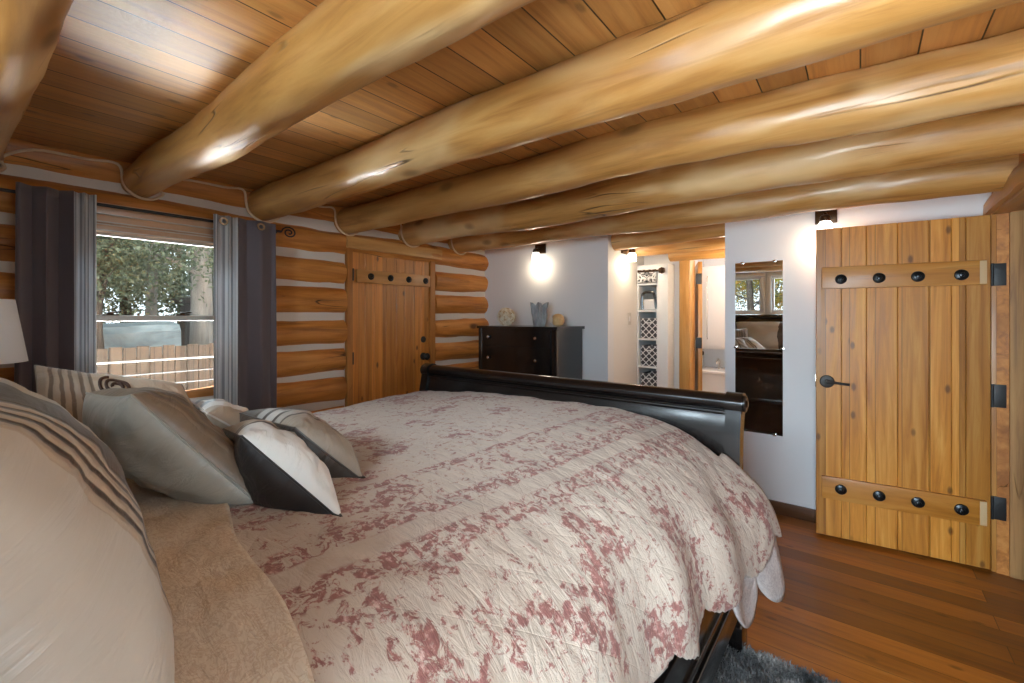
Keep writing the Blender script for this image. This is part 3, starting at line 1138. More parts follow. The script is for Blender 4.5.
bm = new()
bowed_slab(bm, DX0 + 0.012, DX1 - 0.012, 0.09, DZ - 0.025, DYB, DYF + 0.012)
obj('body', bm, MAT['black'], t)
bm = new()
bowed_slab(bm, DX0 - 0.012, DX1 + 0.012, DZ - 0.025, DZ, DYB + 0.004, DYF - 0.012)
obj('top', bm, MAT['black'], t)
for sx in (DX0, DX1 - 0.05):
    bm = new()
    box(bm, (sx, DYF - 0.004, 0.0), (sx + 0.05, DYF + 0.05, DZ - 0.025), 0.012, 3)
    obj('corner_pilaster', bm, MAT['black'], t)
bm = new()
bowed_slab(bm, DX0 + 0.01, DX1 - 0.01, 0.0, 0.09, DYB, DYF + 0.02)
obj('plinth', bm, MAT['black'], t)
for z0, z1 in ((1.163, 1.300), (0.925, 1.146), (0.665, 0.905), (0.400, 0.645), (0.115, 0.380)):
    bm = new()
    bowed_slab(bm, DX0 + 0.06, DX1 - 0.06, z0, z1, DYF + 0.02, DYF - 0.004)
    d = obj('drawer', bm, MAT['black'], t)
    for kx in (-2.782, -2.235):
        bm = new()
        lathe(bm, [(0.007, 0), (0.006, 0.010), (0.014, 0.014), (0.015, 0.020), (0.010, 0.026), (0, 0.028)], (kx, DYF - 0.004 + bow(kx), (z0 + z1) / 2), 16, Matrix.Rotation(PI / 2, 4, 'X'))
        obj('knob', bm, MAT['chrome'], d)

# things on the dresser
random.seed(3)
t = thing('flower_ball', 'round ball of cream dried flowers on the dresser, leftmost ornament', 'ornament', (-2.765, 3.44, DZ))
bm = new()
ctr = Vector((-2.765, 3.44, DZ + 0.088))
R0 = 0.072
bmesh.ops.create_icosphere(bm, subdivisions=3, radius=R0, matrix=Matrix.Translation(ctr))
obj('core', bm, plain('dried_moss', (0.22, 0.17, 0.09), 0.9), t)
bm = new()
for k in range(260):
    zz = 1 - 2 * (k + 0.5) / 260
    a = k * 2.39996
    rr = math.sqrt(1 - zz * zz)
    d = Vector((rr * math.cos(a), rr * math.sin(a), zz))
    p = ctr + d * (R0 + random.uniform(0.0, 0.010))
    q = d.to_track_quat('Z', 'Y').to_matrix().to_4x4()
    q = Matrix.Translation(p) @ q @ Matrix.Rotation(random.random() * 6, 4, 'Z') @ Matrix.Rotation(random.uniform(-.3, .3), 4, 'X')
    for j in range(5):
        b = 2 * PI * j / 5
        M = q @ Matrix.Rotation(b, 4, 'Z')
        vs_ = [M @ Vector(c) for c in ((0, 0, 0), (0.008, -0.007, 0.007), (0.016, 0, 0.012), (0.008, 0.007, 0.007))]
        bm.faces.new([bm.verts.new(v) for v in vs_])
N = NT('cream_petals')
N.set(N.ramp(N.noise(N.coord(), 26, 2, 0.5), [(0.35, (0.55, 0.36, 0.17)), (0.48, (0.82, 0.72, 0.54)), (0.65, (0.90, 0.85, 0.74))]), 0.8)
obj('petals', bm, N.m, t, recalc=False)

bm = new()
uvx = -2.375
# a fluted grey fabric-like vessel, lobed and open at the top
rings = []
for i in range(26):
    tz = i / 25
    z = DZ + 0.002 + 0.205 * tz
    base = 0.052 + 0.012 * math.sin(tz * PI) + 0.028 * tz ** 2.2
    ring = []
    for k in range(72):
        a = 2 * PI * k / 72
        fl = 1 + (0.10 + 0.16 * tz) * math.sin(6 * a + 2.2 * tz) + 0.05 * math.sin(13 * a - 3 * tz)
        zz = z + (0.016 * math.sin(6 * a + 2.2) * tz ** 3)
        ring.append(Vector((uvx + base * fl * math.cos(a), 3.45 + base * 0.8 * fl * math.sin(a), zz)))
    rings.append(ring)
for i in range(12):
    src = rings[25 - i * 2]
    c0 = Vector((uvx, 3.45, 0))
    rings.append([Vector((c0.x + (v.x - c0.x) * 0.9, c0.y + (v.y - c0.y) * 0.9, v.z + (0.006 if i > 10 else 0))) for v in src])
ring_loft(bm, rings)
N = NT('grey_ceramic')
N.set(N.ramp(N.noise(N.coord(scale=(1, 1, 0.4)), 22, 4, 0.6), [(0.3, (0.20, 0.21, 0.22)), (0.7, (0.46, 0.48, 0.50))]), 0.55)
tag(obj('fluted_vase', bm, N.m, None, 1.2), 'grey fluted vase in the middle of the dresser top', 'vase')

bm = new()
ctr = Vector((-2.155, 3.43, DZ + 0.058))
lathe(bm, [(0.02, -0.057), (0.045, -0.045), (0.058, -0.012), (0.059, 0.012), (0.048, 0.038), (0.028, 0.053), (0.010, 0.057), (0.0, 0.055)], ctr, 32)
N = NT('amber_onyx')
N.set(N.ramp(N.noise(N.coord(), 14, 4, 0.6), [(0.3, (0.55, 0.30, 0.10)), (0.7, (0.80, 0.56, 0.28))]), 0.35)
gl = tag(obj('amber_globe', bm, N.m), 'small amber round candle globe at the right end of the dresser', 'candle holder')
bm = new()
lathe(bm, [(0.020, 0), (0.022, 0.004), (0.014, 0.007), (0.0, 0.002)], ctr + Vector((-0.035, -0.047, 0.0)), 18, Matrix.Rotation(PI / 2, 4, 'X') @ Matrix.Rotation(0.0, 4, 'Y'))
obj('opening', bm, plain('pale_opening', (0.70, 0.66, 0.56), 0.5), gl)

# ------------------------------------------------------------------ wall sconces


def sconce(name, label, p, face, power, shade_len=0.10, bulb_r=0.03):
    """p = centre of the plate on the wall, face = 2D outward direction"""
    rz = math.atan2(face[1], face[0]) + PI / 2
    t = thing(name, label, 'wall sconce', p, rz, 'small downlight sconces')
    bm = new()
    box(bm, (-0.062, -0.018, -0.047), (0.062, 0.0, 0.047), 0.004)
    obj('backplate', bm, MAT['bronze'], t, local=True)
    bm = new()
    tube(bm, [(0, -0.018, 0.012), (0, -0.05, 0.014), (0, -0.078, 0.008), (0, -0.085, -0.008)], 0.010, 10)
    lathe(bm, [(0.030, -0.045), (0.034, -0.030), (0.028, -0.010), (0.012, 0.0)], (0, -0.085, 0), 20)
    obj('arm', bm, MAT['bronze'], t, local=True)
    bm = new()
    rings = []
    seg = 28
    for r, z in ((0.030, -0.045), (0.040, -0.062), (0.043, -0.062 - shade_len), (0.041, -0.062 - shade_len), (0.038, -0.062), (0.028, -0.046)):
        rings.append([Vector((r * math.cos(2 * PI * k / seg), -0.085 + r * math.sin(2 * PI * k / seg), z)) for k in range(seg)])
    ring_loft(bm, rings, closed=True)
    obj('glass_shade', bm, MAT['globe'], t, local=True)
    bm = new()
    lathe(bm, [(0.010, -0.045), (0.014, -0.06), (bulb_r * 0.9, -0.085), (bulb_r * 0.8, -0.11), (0.0, -0.122)], (0, -0.085, 0), 18)
    obj('bulb', bm, MAT['bulb'], t, local=True)
    M = Matrix.Translation(Vector(p)) @ Matrix.Rotation(rz, 4, 'Z')
    q = M @ Vector((0, -0.085, -0.062 - shade_len - 0.03))
    L = lamp('sconce_light', 'POINT', q, power, (1.0, 0.80, 0.56), radius=0.04)
    return t


sconce('wall_sconce', 'lit bronze sconce on the white wall above the dresser', (-2.54, YB, 2.103), (0, -1), 2.2, 0.075)
sconce('wall_sconce', 'lit bronze sconce on the white wall above the open plank door', (-0.185, YB, 2.103), (0, -1), 2.8, 0.075)
sconce('wall_sconce', 'lit bronze sconce on the left hallway wall beside the shelves', (-1.805, 4.06, 2.075), (1, 0), 3, 0.06)
sconce('wall_sconce', 'white glass sconce on the right hallway wall, half hidden by the mirror wall', (-0.823, 4.30, 2.08), (-1, 0), 6)

# ------------------------------------------------------------------ tall mirror
t = thing('wall_mirror', 'tall frameless mirror on the white wall left of the plank door', 'mirror', (-0.594, YB, 0.563))
bm = new()
box(bm, (-0.749, YB - 0.010, 0.563), (-0.438, YB - 0.0045, 1.826))
obj('glass', bm, MAT['mirror'], t, smooth=None)
bm = new()
box(bm, (-0.747, YB - 0.0045, 0.565), (-0.440, YB - 0.001, 1.824))
obj('backing', bm, MAT['mirror_edge'], t, smooth=None)
for x, z in ((-0.747, 1.19), (-0.440, 1.19), (-0.70, 0.565), (-0.49, 0.565), (-0.70, 1.824), (-0.49, 1.824)):
    bm = new()
    box(bm, (x - 0.012, YB - 0.015, z - 0.009), (x + 0.012, YB - 0.001, z + 0.009), 0.003)
    obj('clip', bm, MAT['chrome'], t)

# ------------------------------------------------------------------ hallway: light switch, shelf unit, baskets, door post, bathroom
t = thing('light_switch', 'white light switch on the left hallway wall', 'light switch', (-1.805, 4.19, 1.40))
bm = new()
box(bm, (-1.805, 4.155, 1.34), (-1.799, 4.228, 1.46), 0.002)
obj('plate', bm, plain('switch_plate', (0.62, 0.60, 0.55), 0.4), t)
bm = new()
box(bm, (-1.799, 4.18, 1.375), (-1.795, 4.203, 1.425), 0.002)
obj('rocker', bm, MAT['whitetrim'], t)

SX0, SX1, SYF, SYB = -1.803, -1.490, 4.390, 4.90
t = thing('shelf_unit', 'tall white built-in shelf unit at the end of the hallway', 'shelf', (-1.65, 4.6, 0))
bm = new()
box(bm, (SX0, SYF, 0), (SX0 + 0.012, SYB, 1.945), 0.001)
obj('side_panel', bm, MAT['whitetrim'], t)
bm = new()
box(bm, (-1.600, SYF + 0.02, 0), (-1.588, SYB, 1.945), 0.001)
obj('side_panel', bm, MAT['whitetrim'], t)
bm = new()
box(bm, (SX1 - 0.012, SYF + 0.02, 0), (SX1, 4.574, 1.945), 0.001)
obj('side_panel', bm, MAT['whitetrim'], t)
bm = new()
box(bm, (-1.600, SYF, 0), (SX1, SYF + 0.02, 1.945), 0.003)
box(bm, (SX0 + 0.012, SYF, 1.885), (-1.600, SYF + 0.02, 1.945), 0.003)
obj('face_frame', bm, MAT['whitetrim'], t)
bm = new()
box(bm, (SX0 + 0.012, SYB - 0.012, 0), (-1.600, SYB, 1.945))
obj('back_panel', bm, MAT['whitetrim'], t)
shelf_z = [1.760, 1.487, 1.200, 0.918, 0.636, 0.354, 0.08]
for z in shelf_z:
    bm = new()
    box(bm, (SX0 + 0.013, SYF + 0.004, z - 0.018), (-1.601, SYB - 0.013, z), 0.002)
    obj('shelf', bm, MAT['whitetrim'], t)
bm = new()
tube(bm, [(SX0 + 0.02, SYF - 0.035, 1.877), (-1.560, SYF - 0.035, 1.877)], 0.010, 10)
rod = obj('rod', bm, MAT['bronze'], t)
bm = new()
lathe(bm, [(0.006, -0.035), (0.024, -0.026), (0.034, 0), (0.024, 0.026), (0.0, 0.034)], (-1.538, SYF - 0.035, 1.877), 20, Matrix.Rotation(PI / 2, 4, 'Y'))
obj('ball_finial', bm, MAT['bronze'], rod)


def damask():
    N = NT('black_white_damask')
    tc = N.coord()
    sx = N.n('SeparateXYZ')
    N.l(tc, sx.inputs[0])
    ax = N.math('ABSOLUTE', sx.outputs[0])
    cv = N.n('CombineXYZ')
    N.l(ax, cv.inputs[0])
    N.l(sx.outputs[2], cv.inputs[2])
    n = N.noise(cv.outputs[0], 26, 3, 0.55, 1.2)
    ln = N.math('ABSOLUTE', N.math('SUBTRACT', n, 0.5))
    return N.set(N.mix(N.rng(ln, 0.03, 0.06), (0.03, 0.03, 0.035), (0.78, 0.77, 0.76)), 0.7)


bm = new()
n = 40
rows_ = []
for j in range(9):
    z = 1.895 - j * 0.128 / 8
    row = []
    for i in range(n + 1):
        u = i / n
        x = SX0 + 0.014 + 0.19 * u
        row.append(bm.verts.new((x, SYF - 0.022 - 0.008 * math.sin(u * 22) * (0.4 + j / 12), z)))
    rows_.append(row)
for j in range(8):
    for i in range(n):
        bm.faces.new((rows_[j][i], rows_[j][i + 1], rows_[j + 1][i + 1], rows_[j + 1][i]))
va = obj('valance', bm, damask(), None, 3.0)
va.modifiers.new('thickness', 'SOLIDIFY').thickness = 0.002
tag(va, 'black and white damask valance at the top of the hallway shelves', 'valance')


def quatrefoil():
    N = NT('charcoal_lattice_cloth')
    tc = N.n('TexCoord').outputs['Object']
    v = N.coord(src=tc, scale=(1, 1, 1), rot=(0, PI / 4, 0))
    sx = N.n('SeparateXYZ')
    N.l(v, sx.inputs[0])
    k = 2 * PI / 0.046
    a = N.math('ABSOLUTE', N.math('SINE', N.math('MULTIPLY', sx.outputs[0], k / 2)))
    b = N.math('ABSOLUTE', N.math('SINE', N.math('MULTIPLY', sx.outputs[2], k / 2)))
    m = N.math('MINIMUM', a, b)
    m2 = N.math('MAXIMUM', a, b)
    f = N.math('ADD', N.rng(m, 0.22, 0.34), N.math('MULTIPLY', N.rng(m2, 0.50, 0.36), -1.0))
    f = N.math('MAXIMUM', f, 0.0)
    return N.set(N.mix(f, (0.70, 0.68, 0.66), (0.055, 0.050, 0.055)), 0.8)


MAT['lattice'] = quatrefoil()
bins = [(1.200, 'uppermost'), (0.918, 'second from the top'), (0.636, 'third from the top, just above the bed footboard'), ]
first = None
BX0, BX1 = SX0 + 0.020, -1.606
BW = BX1 - BX0
labs = ['charcoal lattice storage bin on the uppermost bin shelf in the hallway', 'charcoal lattice storage bin on the middle bin shelf in the hallway', 'charcoal lattice storage bin on the lowest visible hallway shelf, just above the footboard']
for i, (z, _) in enumerate(bins):
    p = ((BX0 + BX1) / 2, SYF + 0.17, z + 0.001)
    if first is None:
        t = first = thing('storage_bin', labs[0], 'storage bin', p, 0, 'lattice storage bins on the hallway shelves')
        bm = new()
        hw, hd, hh = BW / 2 - 0.002, 0.13, 0.205
        box(bm, (-hw, -hd, 0), (hw, hd, 0.008))
        for lo, hi in (((-hw, -hd, 0), (hw, -hd + 0.006, hh)), ((-hw, hd - 0.006, 0), (hw, hd, hh)), ((-hw, -hd, 0), (-hw + 0.006, hd, hh)), ((hw - 0.006, -hd, 0), (hw, hd, hh))):
            box(bm, lo, hi, 0.002)
        obj('body', bm, MAT['lattice'], t, local=True)
        bm = new()
        tube(bm, spline([(-0.045, -hd - 0.002, hh - 0.030), (-0.035, -hd - 0.012, hh - 0.042), (0, -hd - 0.014, hh - 0.048), (0.035, -hd - 0.012, hh - 0.042), (0.045, -hd - 0.002, hh - 0.030)], 5), 0.006, 8)
        obj('handle', bm, MAT['white_sheet'], t, local=True)
    else:
        dup(first, p, 0, labs[i])
# dark picture-frame like bag with strap on the second shelf
t = thing('handbag', 'small white bag with a dark curved handle on the upper hallway shelf', 'bag', (-1.70, SYF + 0.10, 1.487))
bm = new()
box(bm, (-1.778, SYF + 0.06, 1.488), (-1.628, SYF + 0.16, 1.600), 0.02, 3)
obj('body', bm, MAT['white_sheet'], t)
bm = new()
tube(bm, spline([(-1.770, SYF + 0.055, 1.50), (-1.772, SYF + 0.055, 1.62), (-1.755, SYF + 0.055, 1.665), (-1.70, SYF + 0.055, 1.672), (-1.655, SYF + 0.055, 1.665), (-1.637, SYF + 0.055, 1.60), (-1.626, SYF + 0.055, 1.50)], 6), 0.013, 10)
obj('handle', bm, MAT['black'], t)

bm = new()
box(bm, (-1.430, 4.540, 0), (-1.325, 4.72, 1.995), 0.012, 3)
struct('trim_5', bm, MAT['trimZ'], label='square honey timber post of the bathroom doorway', cat='door post')
# bathroom door, swung inward, seen on its edge
t = thing('door_3', 'bathroom door swung inward, seen edge-on beside the timber post', 'door', (-1.29, 4.73, 0), math.radians(19), kind='structure')
bm = new()
box(bm, (-0.01, 0.0, 0.02), (0.03, 0.74, 1.98), 0.003)
obj('plank_panel', bm, MAT['trimZ'], t, local=True)
for z in (1.75, 1.10, 0.3):
    bm = new()
    box(bm, (-0.03, -0.009, z), (0.026, -0.001, z + 0.11), 0.002)
    obj('hinge', bm, MAT['iron'], t, local=True)
bm = new()
lathe(bm, [(0.026, 0), (0.026, 0.006), (0.012, 0.012), (0.012, 0.036), (0.026, 0.05), (0.02, 0.066), (0, 0.068)], (0.03, 0.69, 1.0), 18, Matrix.Rotation(PI / 2, 4, 'Y'))
obj('knob', bm, MAT['iron'], t, local=True)
# bathroom fittings
t = thing('linen_cabinet', 'tall white bathroom cabinet with a black knob', 'cabinet', (-1.20, 5.9, 0))
bm = new()
box(bm, (-1.56, 5.72, 1.03), (-0.80, 6.09, 2.03), 0.004)
obj('body', bm, MAT['whitetrim'], t)
bm = new()
box(bm, (-1.53, 5.70, 1.07), (-0.85, 5.72, 1.99), 0.004)
d = obj('door', bm, MAT['whitetrim'], t)
bm = new()
tube(bm, [(-1.455, 5.685, 1.15), (-1.455, 5.67, 1.18), (-1.455, 5.67, 1.88), (-1.455, 5.685, 1.91)], 0.006, 8)
obj('handle', bm, MAT['nickel'], d)
t = thing('vanity', 'white bathroom vanity with basin counter below the wall cabinet', 'vanity', (-1.15, 5.8, 0))
bm = new()
box(bm, (-1.56, 5.60, 0.0), (-0.70, 6.09, 0.74), 0.004)
obj('body', bm, MAT['whitetrim'], t)
bm = new()
box(bm, (-1.58, 5.58, 0.74), (-0.68, 6.095, 0.78), 0.01, 3)
obj('counter', bm, MAT['porcelain'], t)
bm = new()
lathe(bm, [(0.028, 0), (0.026, 0.01), (0.014, 0.02), (0.012, 0.10), (0, 0.102)], (-1.37, 5.90, 0.78), 16)
tube(bm, spline([(-1.37, 5.90, 0.86), (-1.37, 5.86, 0.905), (-1.37, 5.80, 0.895), (-1.37, 5.77, 0.85)], 5), 0.010, 10)
obj('faucet', bm, MAT['chrome'], t)
lamp('bathroom_fill_light', 'POINT', (-0.75, 5.2, 2.1), 22, (1.0, 0.95, 0.88), radius=0.12)  # unseen lamp added to brighten the bathroom
t = thing('added_ceiling_light', 'added round glass ceiling light for the bathroom fill, out of view', 'ceiling light', (-0.75, 5.2, 2.2))  # fixture added around the fill lamp, never in view
bm = new()
lathe(bm, [(0.13, 2.29), (0.13, 2.27), (0.12, 2.265)], (-0.75, 5.2, 0), 28)
obj('base', bm, MAT['bronze'], t)
bm = new()
lathe(bm, [(0.12, 2.265), (0.115, 2.24), (0.08, 2.215), (0.0, 2.205)], (-0.75, 5.2, 0), 28)
obj('glass_bowl', bm, MAT['globe'], t)

# ------------------------------------------------------------------ sleigh bed
BXL, BXR = -2.440, -0.398
FY = 2.09
bed = thing('sleigh_bed', 'black king sleigh bed with a high rolled footboard', 'bed', ((BXL + BXR) / 2, 1.0, 0))


def lerp_prof(prof, off):
    return [(y + off, z) for y, z in prof]


inner = [(2.088, 0.14), (2.086, 0.45), (2.078, 0.70), (2.074, 0.82), (2.078, 0.91), (2.092, 0.985), (2.104, 1.015)]
outer = [(2.150, 1.015), (2.130, 0.96), (2.112, 0.88), (2.106, 0.80), (2.110, 0.70), (2.116, 0.45), (2.118, 0.14)]
bm = new()
prism_x(bm, inner + outer, BXL + 0.055, BXR - 0.055)
fb = obj('footboard', bm, MAT['black'], bed)
bm = new()
roll = [(2.128 + 0.046 * math.cos(a), 1.046 + 0.037 * math.sin(a)) for a in [2 * PI * k / 28 for k in range(28)]]
prism_x(bm, roll, BXL + 0.05, BXR - 0.05)
obj('top_roll', bm, MAT['black'], fb)
bm = new()
tube(bm, [(BXL + 0.06, 2.094, 1.004), (BXR - 0.06, 2.094, 1.004)], 0.009, 10)
tube(bm, [(BXL + 0.06, 2.146, 0.985), (BXR - 0.06, 2.146, 0.985)], 0.010, 10)
box(bm, (BXL + 0.06, 2.112, 0.50), (BXR - 0.06, 2.130, 0.56), 0.005)
box(bm, (BXL + 0.06, 2.112, 0.14), (BXR - 0.06, 2.134, 0.22), 0.005)
obj('moulding', bm, MAT['black'], fb)
pin = [(2.060, 0.0), (2.060, 0.30), (2.062, 0.60), (2.058, 0.80), (2.062, 0.91), (2.078, 0.99), (2.085, 1.03)]
pout = [(2.170, 1.03), (2.150, 0.97), (2.134, 0.88), (2.126, 0.80), (2.132, 0.60), (2.140, 0.30), (2.140, 0.0)]
for x0, x1, sgn in ((BXL, BXL + 0.062, -1), (BXR - 0.062, BXR, 1)):
    bm = new()
    prism_x(bm, pin + pout, x0, x1)
    p = obj('post', bm, MAT['black'], bed)
    bm = new()
    roll2 = [(2.128 + 0.056 * math.cos(a), 1.045 + 0.046 * math.sin(a)) for a in [2 * PI * k / 28 for k in range(28)]]
    prism_x(bm, roll2, x0 - 0.003, x1 + 0.003)
    xe = x1 + 0.003 if sgn > 0 else x0 - 0.003
    lathe(bm, [(0.036, 0), (0.036, 0.008), (0.028, 0.012), (0.016, 0.010), (0.012, 0.016), (0, 0.018)], (xe, 2.128, 1.045), 22, Matrix.Rotation(sgn * PI / 2, 4, 'Y'))
    obj('scroll_end', bm, MAT['black'], p)
    bm = new()
    box(bm, (x0 - 0.012, 2.045, 0.0), (x1 + 0.012, 2.155, 0.12), 0.008)
    obj('foot', bm, MAT['black'], p)
for x0, x1, lx in ((-0.432, -0.406, 1), (-2.432, -2.406, -1)):
    bm = new()
    box(bm, (x0, -0.06, 0.20), (x1, 2.07, 0.46), 0.006)
    r = obj('side_rail', bm, MAT['black'], bed)
    bm = new()
    xa, xb = (x1 - 0.004, x1 + 0.016) if lx > 0 else (x0 - 0.016, x0 + 0.004)
    box(bm, (xa, -0.05, 0.19), (xb, 2.06, 0.30), 0.006)
    box(bm, (xa, -0.05, 0.32), (xb - 0.006 * lx, 2.06, 0.345), 0.006)
    obj('moulding', bm, MAT['black'], r)
# headboard
hin = [(-0.060, 0.14), (-0.058, 0.6), (-0.050, 0.95), (-0.062, 1.15), (-0.105, 1.32), (-0.150, 1.40)]
hout = [(-0.200, 1.385), (-0.150, 1.29), (-0.112, 1.15), (-0.098, 0.95), (-0.104, 0.6), (-0.104, 0.14)]
bm = new()
prism_x(bm, hin + hout, BXL + 0.03, BXR - 0.03)
hb = obj('headboard', bm, MAT['black'], bed)
bm = new()
prism_x(bm, [(-0.192 + 0.055 * math.cos(a), 1.415 + 0.042 * math.sin(a)) for a in [2 * PI * k / 28 for k in range(28)]], BXL + 0.02, BXR - 0.02)
obj('top_roll', bm, MAT['black'], hb)
for x0, x1 in ((BXL, BXL + 0.062), (BXR - 0.062, BXR)):
    bm = new()
    prism_x(bm, [(y + 0.014, z) for y, z in hin] + [(y - 0.014, z) for y, z in hout], x0, x1)
    box(bm, (x0, -0.12, 0.0), (x1, -0.04, 0.16), 0.004)
    obj('post', bm, MAT['black'], bed)

# mattress
bm = new()
box(bm, (-2.36, -0.03, 0.46), (-0.52, 2.045, 0.76), 0.06, 4)
tag(obj('mattress', bm, MAT['white_sheet']), 'white mattress on the bed, covered by the quilt', 'mattress')

# ------------------------------------------------------------------ quilt
prof_pts = [(-2.505, 0.45), (-2.49, 0.62), (-2.465, 0.78), (-2.40, 0.872), (-2.28, 0.908), (-2.0, 0.930), (-1.68, 0.948), (-1.35, 0.962), (-1.03, 0.968), (-0.82, 0.957), (-0.68, 0.930), (-0.575, 0.885), (-0.495, 0.812), (-0.445, 0.71), (-0.412, 0.60), (-0.392, 0.48), (-0.385, 0.40)]
PP = spline([(x, 0, z) for x, z in prof_pts], 14)
cum = [0.0]
for i in range(1, len(PP)):
    cum.append(cum[-1] + (PP[i] - PP[i - 1]).length)
PLEN = cum[-1]


def prof(s):
    """arc length -> (x, z)"""
    s = max(0.0, min(PLEN, s))
    lo, hi = 0, len(cum) - 1
    while hi - lo > 1:
        m = (lo + hi) // 2
        if cum[m] <= s:
            lo = m
        else:
            hi = m
    f = (s - cum[lo]) / max(1e-9, cum[hi] - cum[lo])
    p = PP[lo].lerp(PP[hi], f)
    return p.x, p.z


def s_at_z_right(z):
    for i in range(len(PP) - 1, 0, -1):
        if PP[i].z >= z:
            return cum[i]
    return PLEN


def sstep(a, b, x):
    t_ = max(0.0, min(1.0, (x - a) / (b - a)))
    return t_ * t_ * (3 - 2 * t_)


def hem_z(y):
    z = 0.555 - 0.055 * sstep(0.9, 1.3, y) + 0.01 * math.sin(y * 3)
    sc_ = abs(math.sin((y - 0.10) * PI / 0.27))
    return z + 0.028 - 0.045 * sc_ ** 0.7 + 0.045 * sstep(1.8, 1.98, y)


def quilt_pt(s, y, off=0.0, wr=1.0):
    x, z = prof(s)
    x2, z2 = prof(s + 0.004)
    x1, z1 = prof(s - 0.004)
    nx, nzz = -(z2 - z1), (x2 - x1)
    l = math.hypot(nx, nzz) or 1
    nx, nzz = nx / l, nzz / l
    drop = sstep(0.90, 0.66, z) if x > -1 else 0
    fl = sstep(1.30, 1.95, y) * 0.118 * sstep(0.93, 0.60, z) if x > -1 else 0
    w = 0.010 * nz((s * 2.2, y * 2.2, 0), 1, 5) + wr * 0.0055 * nz((s * 7, y * 9, 0), 1, 8) + wr * 0.0035 * nz((s * 16, y * 20, 2), 1, 9)
    fold = drop * (0.020 * math.sin(y * 13 + 1.5 * math.sin(y * 4.2) + s * 2) + 0.022 * nz((y * 3.2, s * 0.7, 3), 1, 4))
    d = w + fold + off
    x += nx * d + fl
    z += nzz * d
    z -= 0.036 * sstep(1.9, 0.9, y) * sstep(0.62, 0.9, z)
    if y > 1.96 and z > 0.6 and x < -0.47:
        z -= 0.05 * sstep(1.985, 2.06, y)
    return x, y, z


def sheet(s0, s1, y0_, y1_, ns, ny, off, hem=None, wr=1.0, edge=None):
    bm = bmesh.new()
    uvl = bm.loops.layers.uv.new('uv')
    grid, uvg = [], []
    for j in range(ny + 1):
        y = y0_ + (y1_ - y0_) * j / ny
        se = s1 if hem is None else s_at_z_right(hem(y))
        row, ur = [], []
        for i in range(ns + 1):
            s = s0 + (se - s0) * i / ns
            yy = y
            if edge:
                yy = y0_ + (edge(s) - y0_) * j / ny
            p = quilt_pt(s, yy, off, wr)
            row.append(bm.verts.new(p))
            ur.append((s, yy))
        grid.append(row)
        uvg.append(ur)
    for j in range(ny):
        for i in range(ns):
            f = bm.faces.new((grid[j][i], grid[j][i + 1], grid[j + 1][i + 1], grid[j + 1][i]))
            for lp, (a, b) in zip(f.loops, ((i, j), (i + 1, j), (i + 1, j + 1), (i, j + 1))):
                lp[uvl].uv = uvg[b][a]
    return bm


